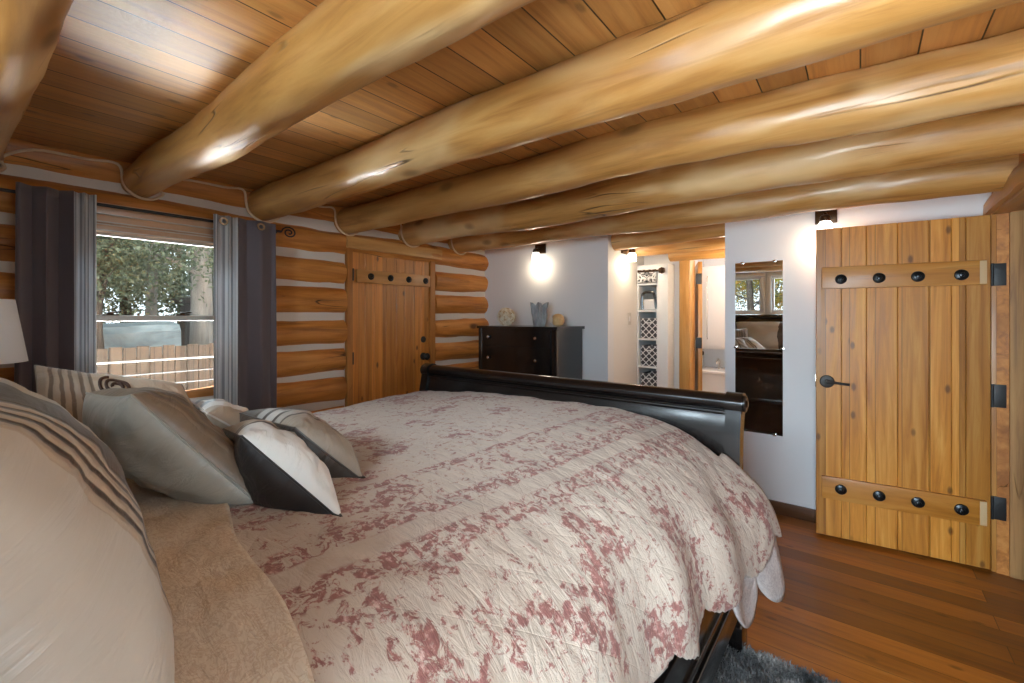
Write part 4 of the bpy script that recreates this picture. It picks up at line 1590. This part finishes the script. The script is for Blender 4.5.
def toile():
    N = NT('red_toile_quilting')
    uv = N.n('TexCoord').outputs['UV']
    p = N.coord(src=uv, rot=(0, 0, math.radians(6.0)), loc=(0, 0, 0))
    sx = N.n('SeparateXYZ')
    N.l(p, sx.inputs[0])
    U = sx.outputs[0]
    # warp
    wv = N.n('TexNoise')
    wv.inputs['Scale'].default_value = 5.0
    wv.inputs['Detail'].default_value = 3
    N.l(p, wv.inputs['Vector'])
    wsub = N.n('VectorMath')
    wsub.operation = 'SUBTRACT'
    N.l(wv.outputs['Color'], wsub.inputs[0])
    wsub.inputs[1].default_value = (0.5, 0.5, 0.5)
    wsc = N.n('VectorMath')
    wsc.operation = 'SCALE'
    N.l(wsub.outputs[0], wsc.inputs[0])
    wsc.inputs['Scale'].default_value = 0.20
    wad = N.n('VectorMath')
    wad.operation = 'ADD'
    N.l(p, wad.inputs[0])
    N.l(wsc.outputs[0], wad.inputs[1])
    q = wad.outputs[0]
    vo = N.n('TexVoronoi')
    vo.inputs['Scale'].default_value = 4.6
    vo.inputs['Randomness'].default_value = 0.75
    N.l(q, vo.inputs['Vector'])
    m1 = N.rng(vo.outputs['Distance'], 0.30, 0.66, 1, 0)
    det = N.noise(p, 32, 8, 0.76, 0.6)
    mid_ = N.noise(p, 9, 4, 0.6, 0.8)
    dens = N.math('MULTIPLY', m1, N.rng(mid_, 0.33, 0.58))
    thr = N.math('SUBTRACT', 0.565, N.math('MULTIPLY', dens, 0.135))
    foliage = N.rng(N.math('SUBTRACT', det, thr), -0.01, 0.045)
    # leafy borders beside the light stripe
    S0 = cum[min(range(len(PP)), key=lambda i: abs(PP[i].x + 0.655) + (9 if PP[i].x < -1.5 else 0))] * math.cos(math.radians(6.0)) - 2.1 * math.sin(math.radians(6.0))

    def near(c, w0, w1):
        return N.rng(N.math('ABSOLUTE', N.math('SUBTRACT', U, c)), w0, w1, 1, 0)
    det2 = N.noise(p, 38, 5, 0.7, 0.9)
    bord = N.math('MAXIMUM', near(S0 - 0.062, 0.028, 0.040), near(S0 + 0.066, 0.030, 0.042))
    bord = N.math('MAXIMUM', bord, near(S0 - 0.265, 0.018, 0.028))
    bf = N.math('MULTIPLY', bord, N.rng(det2, 0.475, 0.535))
    stripe = N.math('MAXIMUM', near(S0, 0.024, 0.032), near(S0 - 0.30, 0.014, 0.02))
    f = N.math('MAXIMUM', N.math('MULTIPLY', foliage, N.math('SUBTRACT', 1.0, bord)), bf)
    f = N.math('MULTIPLY', f, N.math('SUBTRACT', 1.0, N.math('MULTIPLY', stripe, 0.9)))
    inkv = N.noise(p, 55, 5, 0.65)
    ink = N.ramp(inkv, [(0.3, (0.15, 0.033, 0.030)), (0.55, (0.26, 0.078, 0.068)), (0.66, (0.56, 0.34, 0.29))])
    cream = N.mix(N.noise(p, 3, 3, 0.5), (0.50, 0.41, 0.335), (0.45, 0.365, 0.295))
    col = N.mix(N.math('MULTIPLY', f, 0.88), cream, ink)
    # diamond quilting and puckers
    a1 = N.coord(src=uv, rot=(0, 0, math.radians(40)))
    s1 = N.n('SeparateXYZ')
    N.l(a1, s1.inputs[0])
    k = PI / 0.125
    d1 = N.math('ABSOLUTE', N.math('SINE', N.math('MULTIPLY', s1.outputs[0], k)))
    d2 = N.math('ABSOLUTE', N.math('SINE', N.math('MULTIPLY', s1.outputs[1], k)))
    puff = N.math('POWER', N.math('MULTIPLY', d1, d2), 0.35)
    pk = N.noise(N.coord(src=uv, rot=(0, 0, math.radians(25)), scale=(9, 26, 1)), 1.5, 4, 0.6, 0.6)
    h = N.math('ADD', N.math('MULTIPLY', puff, 0.45), N.math('MULTIPLY', pk, 1.5))
    N.bump(h, 0.42, 0.012)
    m = N.set(col, 0.85)
    N.b.inputs['Sheen Weight'].default_value = 0.15
    return m


def paisley(name, base, ink):
    N = NT(name)
    uv = N.n('TexCoord').outputs['UV']
    vo = N.n('TexVoronoi')
    vo.inputs['Scale'].default_value = 60
    N.l(N.coord(src=uv), vo.inputs['Vector'])
    n = N.noise(N.coord(src=uv), 45, 3, 0.6, 1.5)
    f = N.math('MULTIPLY', N.rng(N.math('ABSOLUTE', N.math('SUBTRACT', n, 0.5)), 0.02, 0.07, 1, 0), 0.38)
    pk = N.noise(N.coord(src=uv, scale=(7, 20, 1)), 1.8, 4, 0.6, 0.5)
    N.bump(N.math('ADD', N.math('MULTIPLY', pk, 1.2), N.math('MULTIPLY', n, 0.2)), 0.55, 0.012)
    return N.set(N.mix(f, base, ink), 0.85)


MAT['toile'] = toile()
MAT['paisley'] = paisley('beige_paisley_reverse', (0.60, 0.50, 0.39), (0.40, 0.27, 0.19))
MAT['paisley2'] = paisley('grey_paisley_reverse', (0.52, 0.47, 0.45), (0.25, 0.20, 0.21))

bm = sheet(0.0, None, 0.22, 2.055, 300, 220, 0.010, hem_z)
quilt = obj('quilt', bm, MAT['toile'], None, 3.0)
quilt.modifiers.new('thickness', 'SOLIDIFY').thickness = -0.009
tag(quilt, 'cream quilt with red toile print spread over the bed', 'quilt')


def fold_edge(s):
    x = prof(s)[0]
    return 0.315 + 0.17 * min(1.0, max(0.0, -0.60 - x)) + 0.010 * math.sin(s * 9 + 1.3 * math.sin(s * 3.7))


bm = sheet(0.02, None, 0.02, 0.395, 240, 44, 0.022, lambda y: hem_z(y) + 0.02, 1.0, fold_edge)
fo = obj('folded_edge', bm, MAT['paisley'], quilt, 3.0)
fo.modifiers.new('thickness', 'SOLIDIFY').thickness = -0.010
fo['label'] = 'beige patterned head end of the quilt'
# the scalloped lining showing under the foot corner
bm = bmesh.new()
uvl = bm.loops.layers.uv.new('uv')
grid = []
ny, nk = 60, 14
for j in range(ny + 1):
    y = 1.62 + 0.44 * j / ny
    lobe = abs(math.sin((y - 1.62) / 0.22 * PI)) ** 0.6
    z_top = hem_z(y) + 0.06
    z_bot = 0.450 - 0.105 * lobe - 0.02 * sstep(1.9, 1.75, y) * 0 + 0.03 * sstep(1.88, 2.06, y)
    row = []
    for k in range(nk + 1):
        z = z_top + (z_bot - z_top) * k / nk
        sx_, _, _ = quilt_pt(s_at_z_right(max(z, 0.45)), y, -0.004)
        row.append(bm.verts.new((sx_ - 0.006 + 0.035 * (k / nk) ** 1.5 * lobe, y, z)))
    grid.append(row)
for j in range(ny):
    for k in range(nk):
        f = bm.faces.new((grid[j][k], grid[j][k + 1], grid[j + 1][k + 1], grid[j + 1][k]))
        for lp, (a, b) in zip(f.loops, ((j, k), (j, k + 1), (j + 1, k + 1), (j + 1, k))):
            lp[uvl].uv = (a / ny * 0.44, b / nk * 0.16)
li = obj('scalloped_lining', bm, MAT['paisley2'], quilt, 3.0)
li.modifiers.new('thickness', 'SOLIDIFY').thickness = 0.006
li['label'] = 'grey patterned scalloped edge hanging below the print'


# ------------------------------------------------------------------ cushions
def quilt_top(x):
    for i in range(1, len(PP)):
        if PP[i].x >= x:
            return PP[i].z - 0.036
    return 0.0


def pillow(name, label, cat, BL, BR, TR, TL, t, mats, seed=1, pinch=0.07, power=0.42, wr=0.012, back=1.0, group=None, n=44):
    """cushion between four corners; front side faces (TL-BL) x (BR-BL)"""
    BL, BR, TR, TL = map(Vector, (BL, BR, TR, TL))
    nrm = (TL - BL).cross(BR - BL).normalized()

    def surf(u, v, side):
        uu = u * (1 - pinch * (1 - v * v))
        vv = v * (1 - pinch * (1 - u * u))
        a, b = (uu + 1) / 2, (vv + 1) / 2
        p = (BL * (1 - a) + BR * a) * (1 - b) + (TL * (1 - a) + TR * a) * b
        hh = max(0.0, (1 - u * u) * (1 - v * v)) ** power * t / 2
        hh *= 1 + 0.10 * nz((u * 1.2, v * 1.2, side), 1, seed)
        e = max(0.0, (1 - u * u) * (1 - v * v)) ** 0.25
        hh += wr * e * (nz((u * 2.6, v * 2.6, side * 3), 1, seed + 1) + 0.5 * nz((u * 6, v * 6, side * 3), 1, seed + 2))
        p = p + nrm * hh * (side if side > 0 else side * back)
        zmin = quilt_top(p.x) + 0.022
        if p.z < zmin:
            p = Vector((p.x, p.y, zmin + (p.z - zmin) * 0.04))
        return p
    bm = bmesh.new()
    uvl = bm.loops.layers.uv.new('uv')

    def cs(i):
        return math.sin((i / n - 0.5) * PI)
    V = {}
    for side in (1, -1):
        for i in range(n + 1):
            for j in range(n + 1):
                edge = i in (0, n) or j in (0, n)
                if edge and side == -1:
                    V[side, i, j] = V[1, i, j]
                else:
                    V[side, i, j] = bm.verts.new(surf(cs(i), cs(j), side))
    for side in (1, -1):
        for i in range(n):
            for j in range(n):
                ids = ((i, j), (i + 1, j), (i + 1, j + 1), (i, j + 1))
                if side == -1:
                    ids = ids[::-1]
                f = bm.faces.new([V[side, a, b] for a, b in ids])
                f.material_index = 0 if side == 1 else 1
                for lp, (a, b) in zip(f.loops, ids):
                    lp[uvl].uv = ((cs(a) + 1) / 2, (cs(b) + 1) / 2)
    o = obj(name, bm, mats, None, 3.0)
    tag(o, label, cat, group or 'pillows and cushions on the bed')
    # piping along the seam
    ring = [surf(cs(i), -1, 1) for i in range(0, n, 2)] + [surf(1, cs(j), 1) for j in range(0, n, 2)] + [surf(cs(n - i), 1, 1) for i in range(0, n, 2)] + [surf(-1, cs(n - j), 1) for j in range(0, n, 2)]
    b2 = bmesh.new()
    tube(b2, ring + [ring[0]], 0.0032, 6, cap=False)
    obj('seam_piping', b2, mats[1], o)
    return o, surf


TAN = (0.42, 0.34, 0.26)
SAT = (0.50, 0.455, 0.395)
BRN = (0.060, 0.040, 0.030)
GRY = (0.30, 0.275, 0.24)
WHT = (0.66, 0.63, 0.59)

mA = uv_bands('satin_dark_pleats', [(0.0, SAT), (0.58, BRN), (0.73, TAN), (0.86, SAT)], rough=0.36, wr=0.25, pleat=(0.73, 0.86, 4, (0.05, 0.033, 0.026)), satin=True)
mSat = uv_bands('plain_satin', [(0.0, SAT), (0.5, SAT)], rough=0.38, wr=0.25, satin=True)
mTan = uv_bands('tan_pleated', [(0.0, (0.50, 0.40, 0.30)), (0.64, TAN)], rough=0.5, pleat=(0.64, 0.96, 5, (0.17, 0.125, 0.09)))
mTanB = uv_bands('tan_back', [(0.0, GRY), (0.5, GRY)], rough=0.5)
mC = uv_bands('taupe_pleated', [(0.0, (0.20, 0.15, 0.105)), (0.55, (0.25, 0.19, 0.135)), (0.8, (0.18, 0.13, 0.09))], axis=0, rough=0.42, pleat=(0.35, 0.96, 9, (0.13, 0.098, 0.07)))
mCb = uv_bands('grey_satin_back', [(0.0, (0.30, 0.285, 0.245)), (0.5, (0.30, 0.285, 0.245))], rough=0.36, satin=True)
mD = uv_bands('grey_white_stripes', [(0.0, WHT), (0.2, (0.36, 0.37, 0.38)), (0.3, WHT), (0.45, (0.40, 0.41, 0.42)), (0.55, WHT), (0.75, TAN)], rough=0.6)
mE = uv_bands('white_with_tan_band', [(0.0, TAN), (0.50, BRN), (0.53, TAN), (0.58, BRN), (0.62, WHT)], rough=0.45)
mEb = uv_bands('black_satin', [(0.0, (0.018, 0.013, 0.012)), (0.5, (0.018, 0.013, 0.012))], rough=0.45)
mF = uv_bands('brown_grey_stripes', [(0.0, (0.085, 0.066, 0.052)), (0.30, (0.36, 0.33, 0.30)), (0.40, BRN), (0.45, (0.42, 0.38, 0.34)), (0.57, BRN), (0.61, (0.34, 0.30, 0.26)), (0.71, BRN), (0.74, (0.28, 0.225, 0.175))], rough=0.45)
mFb = uv_bands('dark_brown_satin', [(0.0, (0.040, 0.028, 0.021)), (0.5, (0.040, 0.028, 0.021))], rough=0.4)

pillow('pillow', 'white sleeping pillow standing against the headboard, behind the large satin sham', 'pillow', (-2.36, 0.06, 0.95), (-1.86, 0.05, 0.95), (-1.86, -0.03, 1.30), (-2.36, -0.02, 1.30), 0.14, [MAT['white_sheet'], MAT['white_sheet']], 3)
pillow('sham_pillow', 'large pale satin sham with dark pleated band, nearest the viewer', 'pillow', (-1.50, 0.105, 0.93), (-0.49, 0.105, 0.93), (-0.50, -0.085, 1.335), (-1.50, -0.085, 1.335), 0.335, [mA, mSat], 7, pinch=0.04, back=0.25, power=0.36)
oB, sB = pillow('sham_pillow', 'tan sham with pleated end and brown embroidered spiral, leaning in the second row', 'pillow', (-1.66, 0.60, 0.95), (-1.80, 0.14, 0.96), (-2.11, 0.185, 1.262), (-1.93, 0.53, 1.175), 0.15, [mTan, mTanB], 12)
bm = new()
sp = []
for k in range(60):
    a = k / 59 * 4.4 * PI
    r = 0.03 + 0.115 * k / 59
    sp.append(sB(0.02 + r * 1.5 * math.cos(a), 0.46 + r * 1.9 * math.sin(a), 1) + Vector((0, 0.0, 0.003)))
tube(bm, sp, 0.005, 6)
obj('spiral_embroidery', bm, plain('brown_thread', (0.06, 0.025, 0.015), 0.6), oB)
pillow('throw_pillow', 'large taupe pleated cushion with grey satin back, beside the satin sham', 'pillow', (-1.66, 0.47, 0.95), (-1.19, 0.49, 0.95), (-1.285, 0.26, 1.245), (-1.72, 0.25, 1.205), 0.20, [mC, mCb], 21, back=1.1)
pillow('throw_pillow', 'small grey and white striped cushion behind the black and white one', 'pillow', (-2.02, 0.76, 0.95), (-1.66, 0.72, 0.95), (-1.70, 0.54, 1.10), (-2.02, 0.58, 1.10), 0.13, [mD, mD], 26)
pillow('throw_pillow', 'black backed cushion with white and tan front, lying in the front row', 'pillow', (-1.30, 0.68, 0.94), (-0.955, 0.575, 0.94), (-1.205, 0.455, 1.125), (-1.54, 0.53, 1.075), 0.17, [mE, mEb], 31, back=1.25)
pillow('throw_pillow', 'dark brown cushion with grey and white stripes, farthest along the bed', 'pillow', (-1.58, 0.82, 0.94), (-1.135, 0.755, 0.94), (-1.265, 0.615, 1.105), (-1.72, 0.645, 1.08), 0.18, [mF, mFb], 37, back=1.3)

# ------------------------------------------------------------------ shag rug
RGX0, RGX1, RGY0, RGY1 = -0.56, 0.30, 0.70, 2.085
random.seed(12)


def rug_mat(name, cols):
    N = NT(name)
    n = N.noise(N.coord(scale=(1, 1, 0.2)), 9, 5, 0.65, 0.6)
    return N.set(N.ramp(n, cols), 0.9)


t = thing('shag_rug', 'grey shag rug on the wood floor beside the bed', 'rug', (-0.13, 1.4, 0))
mb = rug_mat('rug_backing', [(0.3, (0.10, 0.10, 0.10)), (0.7, (0.25, 0.25, 0.25))])
bm = new()
box(bm, (RGX0, RGY0, 0.001), (RGX1, RGY1, 0.012), 0.004)
obj('backing', bm, mb, t)
bm = new()
cnt = 15000
for k in range(cnt):
    x = random.uniform(RGX0, RGX1)
    y = RGY1 - (RGY1 - RGY0) * random.random() ** 1.6
    a = random.uniform(0, 2 * PI) + 0.8 * nz((x * 4, y * 4, 0), 1, 3)
    L = random.uniform(0.022, 0.042)
    lean = random.uniform(0.2, 0.9)
    w = 0.0022
    d = Vector((math.cos(a), math.sin(a), 0))
    sdv = Vector((-d.y, d.x, 0)) * w
    p0 = Vector((x, y, 0.010))
    p1 = p0 + d * L * lean * 0.4 + Vector((0, 0, L * 0.6))
    p2 = p0 + d * L * lean + Vector((0, 0, L * (1 - lean * 0.35)))
    v = [bm.verts.new(q) for q in (p0 - sdv, p0 + sdv, p1 + sdv, p1 - sdv, p2)]
    bm.faces.new((v[0], v[1], v[2], v[3]))
    bm.faces.new((v[3], v[2], v[4]))
o = obj('pile', bm, rug_mat('grey_shag', [(0.34, (0.030, 0.032, 0.034)), (0.50, (0.12, 0.12, 0.122)), (0.62, (0.32, 0.31, 0.30)), (0.74, (0.60, 0.56, 0.51))]), t, recalc=False)
o['kind'] = 'stuff'

# ------------------------------------------------------------------ outdoors
def ground_mat():
    N = NT('forest_floor')
    n = N.noise(N.coord(), 1.2, 6, 0.6)
    return N.set(N.ramp(n, [(0.3, (0.10, 0.075, 0.045)), (0.5, (0.19, 0.15, 0.09)), (0.7, (0.14, 0.17, 0.07))]), 0.95)


bm = new()
box(bm, (-40, -30, -0.75), (-3.75, 30, -0.65))
box(bm, (-3.75, -30, -0.75), (2.3, -0.98, -0.65))
box(bm, (2.3, -30, -0.75), (14, 30, -0.65))
tag(obj('ground', bm, ground_mat()), 'brown forest floor outside the windows', 'ground', None, 'structure')
bm = new()
box(bm, (-5.0, -0.8, -0.22), (-3.76, 3.6, -0.12), 0.01)
tag(obj('deck', bm, MAT['extwood']), 'wood deck outside the side window', 'deck', None, 'structure')
t = thing('deck_railing', 'weathered deck railing with pale top rail outside the window', 'railing', (-4.62, 1.2, -0.12))
palerail = plain('pale_rail', (0.15, 0.13, 0.11), 0.6)
for z, h, w in ((1.055, 0.012, 0.03), (0.945, 0.010, 0.008), (0.85, 0.010, 0.008), (0.75, 0.010, 0.008)):
    bm = new()
    box(bm, (-4.62 - w, -0.8, z), (-4.62 + w, 3.6, z + h), 0.004)
    obj('rail', bm, palerail if z > 1 else MAT['iron'], t)
for y in (-0.75, 0.5, 2.0, 3.55):
    bm = new()
    box(bm, (-4.66, y - 0.045, -0.12), (-4.58, y + 0.045, 1.055), 0.005)
    obj('post', bm, MAT['extwood'], t)
bm = new()
for i in range(60):
    y = -1.0 + i * 0.13
    box(bm, (-7.02, y, -0.65), (-7.0, y + 0.122, 1.05 + 0.01 * math.sin(i * 3.1)), 0.003, 1)
box(bm, (-7.06, -1.0, 0.1), (-7.02, 6.8, 0.2))
box(bm, (-7.06, -1.0, 0.8), (-7.02, 6.8, 0.9))
tag(obj('board_fence', bm, MAT['extwood']), 'brown upright board fence beyond the deck railing', 'fence')
t = thing('tarp_stack', 'long wood stack under a blue-grey tarp beyond the board fence', 'covered stack', (-8.5, 0.2, -0.65))
N = NT('bluegrey_tarp')
N.set(N.ramp(N.noise(N.coord(scale=(1, 1, 2.5)), 1.8, 4, 0.6, 0.8), [(0.35, (0.075, 0.105, 0.12)), (0.62, (0.20, 0.25, 0.27))]), 0.55)
bm = new()
rings = []
for i in range(33):
    y = -2.0 + 4.2 * i / 32
    w = 0.03 * nz((y * 1.7, 0, 0), 1, 4)
    rings.append([Vector((x, y, z + w)) for x, z in ((-8.0, 0.86), (-8.02, 1.20), (-8.10, 1.29), (-8.5, 1.34), (-8.9, 1.29), (-8.98, 1.20), (-9.0, 0.86))])
ring_loft(bm, rings)
obj('tarp', bm, N.m, t)
bm = new()
box(bm, (-8.95, -1.95, -0.65), (-8.05, 2.15, 0.90))
obj('stacked_wood', bm, MAT['extwood'], t)
t = thing('garden_shed', 'dark brown shed among the trees at the right of the window', 'shed', (-12.0, 4.4, -0.65))
bm = new()
box(bm, (-13.2, 3.6, -0.65), (-11.2, 5.6, 1.75), 0.01)
obj('wall', bm, plain('dark_shed', (0.06, 0.04, 0.03), 0.8), t)
bm = new()
box(bm, (-13.4, 3.45, 1.75), (-11.0, 5.8, 1.87), 0.02)
obj('roof', bm, plain('shed_roof', (0.08, 0.06, 0.05), 0.8), t)


def bark(name, c):
    N = NT(name)
    n = N.noise(N.coord(scale=(6, 6, 1)), 2.0, 5, 0.6)
    N.bump(n, 0.6, 0.03)
    return N.set(N.ramp(n, [(0.3, tuple(x * 0.5 for x in c)), (0.7, c)]), 0.9)


def leaf_mat(name, cols):
    N = NT(name)
    n = N.noise(N.coord(), 3.5, 3, 0.6)
    N.set(N.ramp(n, cols), 0.6)
    N.b.inputs['Subsurface Weight'].default_value = 0.0
    tr = N.n('BsdfTranslucent')
    tr.inputs[0].default_value = (*[min(1, x * 1.3) for x in cols[1][1]], 1)
    mx = N.n('MixShader')
    mx.inputs[0].default_value = 0.35
    N.l(N.b.outputs[0], mx.inputs[1])
    N.l(tr.outputs[0], mx.inputs[2])
    N.l(mx.outputs[0], N.out.inputs['Surface'])
    return N.m


BARKD = bark('dark_bark', (0.06, 0.045, 0.035))
BARKG = bark('grey_bark', (0.30, 0.27, 0.24))
LEAF_G = leaf_mat('green_needles', [(0.3, (0.024, 0.036, 0.018)), (0.5, (0.07, 0.09, 0.052)), (0.7, (0.16, 0.18, 0.12))])
LEAF_P = leaf_mat('pale_green_leaves', [(0.3, (0.06, 0.075, 0.05)), (0.5, (0.14, 0.165, 0.115)), (0.7, (0.27, 0.29, 0.23))])
LEAF_A = leaf_mat('autumn_leaves', [(0.35, (0.10, 0.16, 0.03)), (0.5, (0.36, 0.30, 0.05)), (0.65, (0.42, 0.16, 0.04))])


def tree(label, x, y, r, h, lean, c0, c1, crown_r, leaf, brk, n=2600, ls=0.10, seed=1, fine=2.2, stems=(), group=None):
    rnd = random.Random(seed)
    z0 = -0.66
    t = thing('tree', label, 'tree', (x, y, z0), 0, group or ('trees outside the side window' if x < -5 else 'trees behind the house'))
    bm = new()
    pts = []
    for k in range(9):
        f = k / 8
        pts.append((x + lean[0] * f + 0.06 * nz((k * .5, seed, 0)), y + lean[1] * f + 0.06 * nz((seed, k * .5, 0)), z0 + h * f))
    tube(bm, pts, [r * (1.15 - 0.75 * k / 8) for k in range(9)], 12)
    nb = 14
    for k in range(nb):
        f = rnd.uniform(0.3, 0.95)
        i = f * 8
        a, b = Vector(pts[int(i)]), Vector(pts[min(int(i) + 1, 8)])
        p = a.lerp(b, i - int(i))
        an = rnd.uniform(0, 2 * PI)
        L = crown_r * rnd.uniform(0.5, 1.0)
        tube(bm, [p, p + Vector((math.cos(an) * L * .5, math.sin(an) * L * .5, L * .18)), p + Vector((math.cos(an) * L, math.sin(an) * L, L * .3))], [r * .25, r * .16, r * .05], 6)
    obj('trunk', bm, brk, t)
    bm = new()
    clumps = []
    for k in range(26):
        f = rnd.random()
        zc = z0 + c0 + (c1 - c0) * f
        R = crown_r * (1 - 0.55 * f)
        an = rnd.uniform(0, 2 * PI)
        q = R * math.sqrt(rnd.random())
        fx = min(1, max(0, (zc - z0) / h))
        clumps.append((Vector((x + lean[0] * fx + q * math.cos(an), y + lean[1] * fx + q * math.sin(an), zc)), crown_r * rnd.uniform(0.22, 0.42)))
    ls = ls / fine
    for k in range(int(n * fine ** 1.5)):
        c, R = clumps[rnd.randrange(26)]
        d = Vector((rnd.gauss(0, 1), rnd.gauss(0, 1), rnd.gauss(0, .7)))
        d = d.normalized() * R * rnd.random() ** 0.4
        p = c + d
        e1 = Vector((rnd.gauss(0, 1), rnd.gauss(0, 1), rnd.gauss(0, 1))).normalized() * ls * rnd.uniform(.6, 1.3)
        e2 = e1.cross(Vector((rnd.gauss(0, 1), rnd.gauss(0, 1), rnd.gauss(0, 1)))).normalized() * ls * .45
        bm.faces.new([bm.verts.new(q) for q in (p - e1, p + e2, p + e1, p - e2)])
    obj('foliage', bm, leaf, t, recalc=False)
    return t


tree('grey trunked pine standing right of centre outside the side window', -9.0, 2.76, 0.17, 9.0, (0.1, 0.0), 4.2, 9.2, 1.8, LEAF_G, BARKG, 2200, 0.13, 3)
tree('dark slender leaning tree left in the side window', -7.9, 0.95, 0.085, 5.5, (0.0, 0.75), 2.6, 5.8, 1.5, LEAF_G, BARKD, 3200, 0.085, 5)
tree('dark young tree near the left edge of the side window', -7.6, 1.28, 0.06, 5.0, (0.0, -0.15), 2.5, 5.2, 1.2, LEAF_G, BARKD, 2600, 0.08, 6)
tree('slim grey tree in the middle of the side window', -11.5, 2.62, 0.10, 8.5, (0, 0.1), 2.5, 8.6, 1.6, LEAF_P, BARKG, 3200, 0.11, 9)
tree('dark leaning tree right of the grey trunk in the side window', -9.6, 3.25, 0.07, 5.5, (0, 0.9), 2.6, 5.6, 1.2, LEAF_P, BARKD, 2600, 0.09, 12)
k = 0
for (x, y, h, cr, lf) in ((-14, 2.0, 9, 2.6, LEAF_P), (-14.5, 4.6, 9, 2.6, LEAF_G), (-15.5, 0.2, 9, 2.8, LEAF_G), (-17, 3.3, 11, 3.2, LEAF_P), (-16.5, 6.2, 10, 3.0, LEAF_P), (-20, 1.0, 12, 3.6, LEAF_G), (-20, 5.5, 12, 3.6, LEAF_P)):
    labs_ = ['pale leafy tree behind the tarp covered stack', 'green tree behind the dark shed', 'green tree far left behind the tarp', 'tall pale tree in the distant middle of the window', 'pale tree in the distance right of the shed', 'distant dark green tree at the left of the forest', 'distant pale tree at the right of the forest']
    tree(labs_[k], x, y, 0.14, h, (0, 0), 2.0, h + .4, cr, lf, BARKD, 3800, 0.16, 30 + k)
    k += 1
k = 0
for (x, y, h, cr, lf) in ((-2.2, -5.2, 5.0, 1.5, LEAF_A), (-0.9, -6.0, 5.5, 1.6, LEAF_A), (0.4, -5.2, 5.0, 1.5, LEAF_P), (-3.6, -6.6, 6, 1.9, LEAF_P), (-1.6, -8.5, 8, 2.4, LEAF_G), (1.6, -8.0, 8, 2.4, LEAF_G)):
    labs_ = ['autumn tree outside the left headboard window', 'autumn tree between the headboard windows', 'pale tree outside the right headboard window', 'pale tree at the far left behind the house', 'tall green tree behind the autumn trees', 'tall green tree behind the house, at the right']
    tree(labs_[k], x, y, 0.10, h, (0, 0), 0.8, h + .3, cr, lf, BARKD, 3400, 0.10, 60 + k)
    k += 1
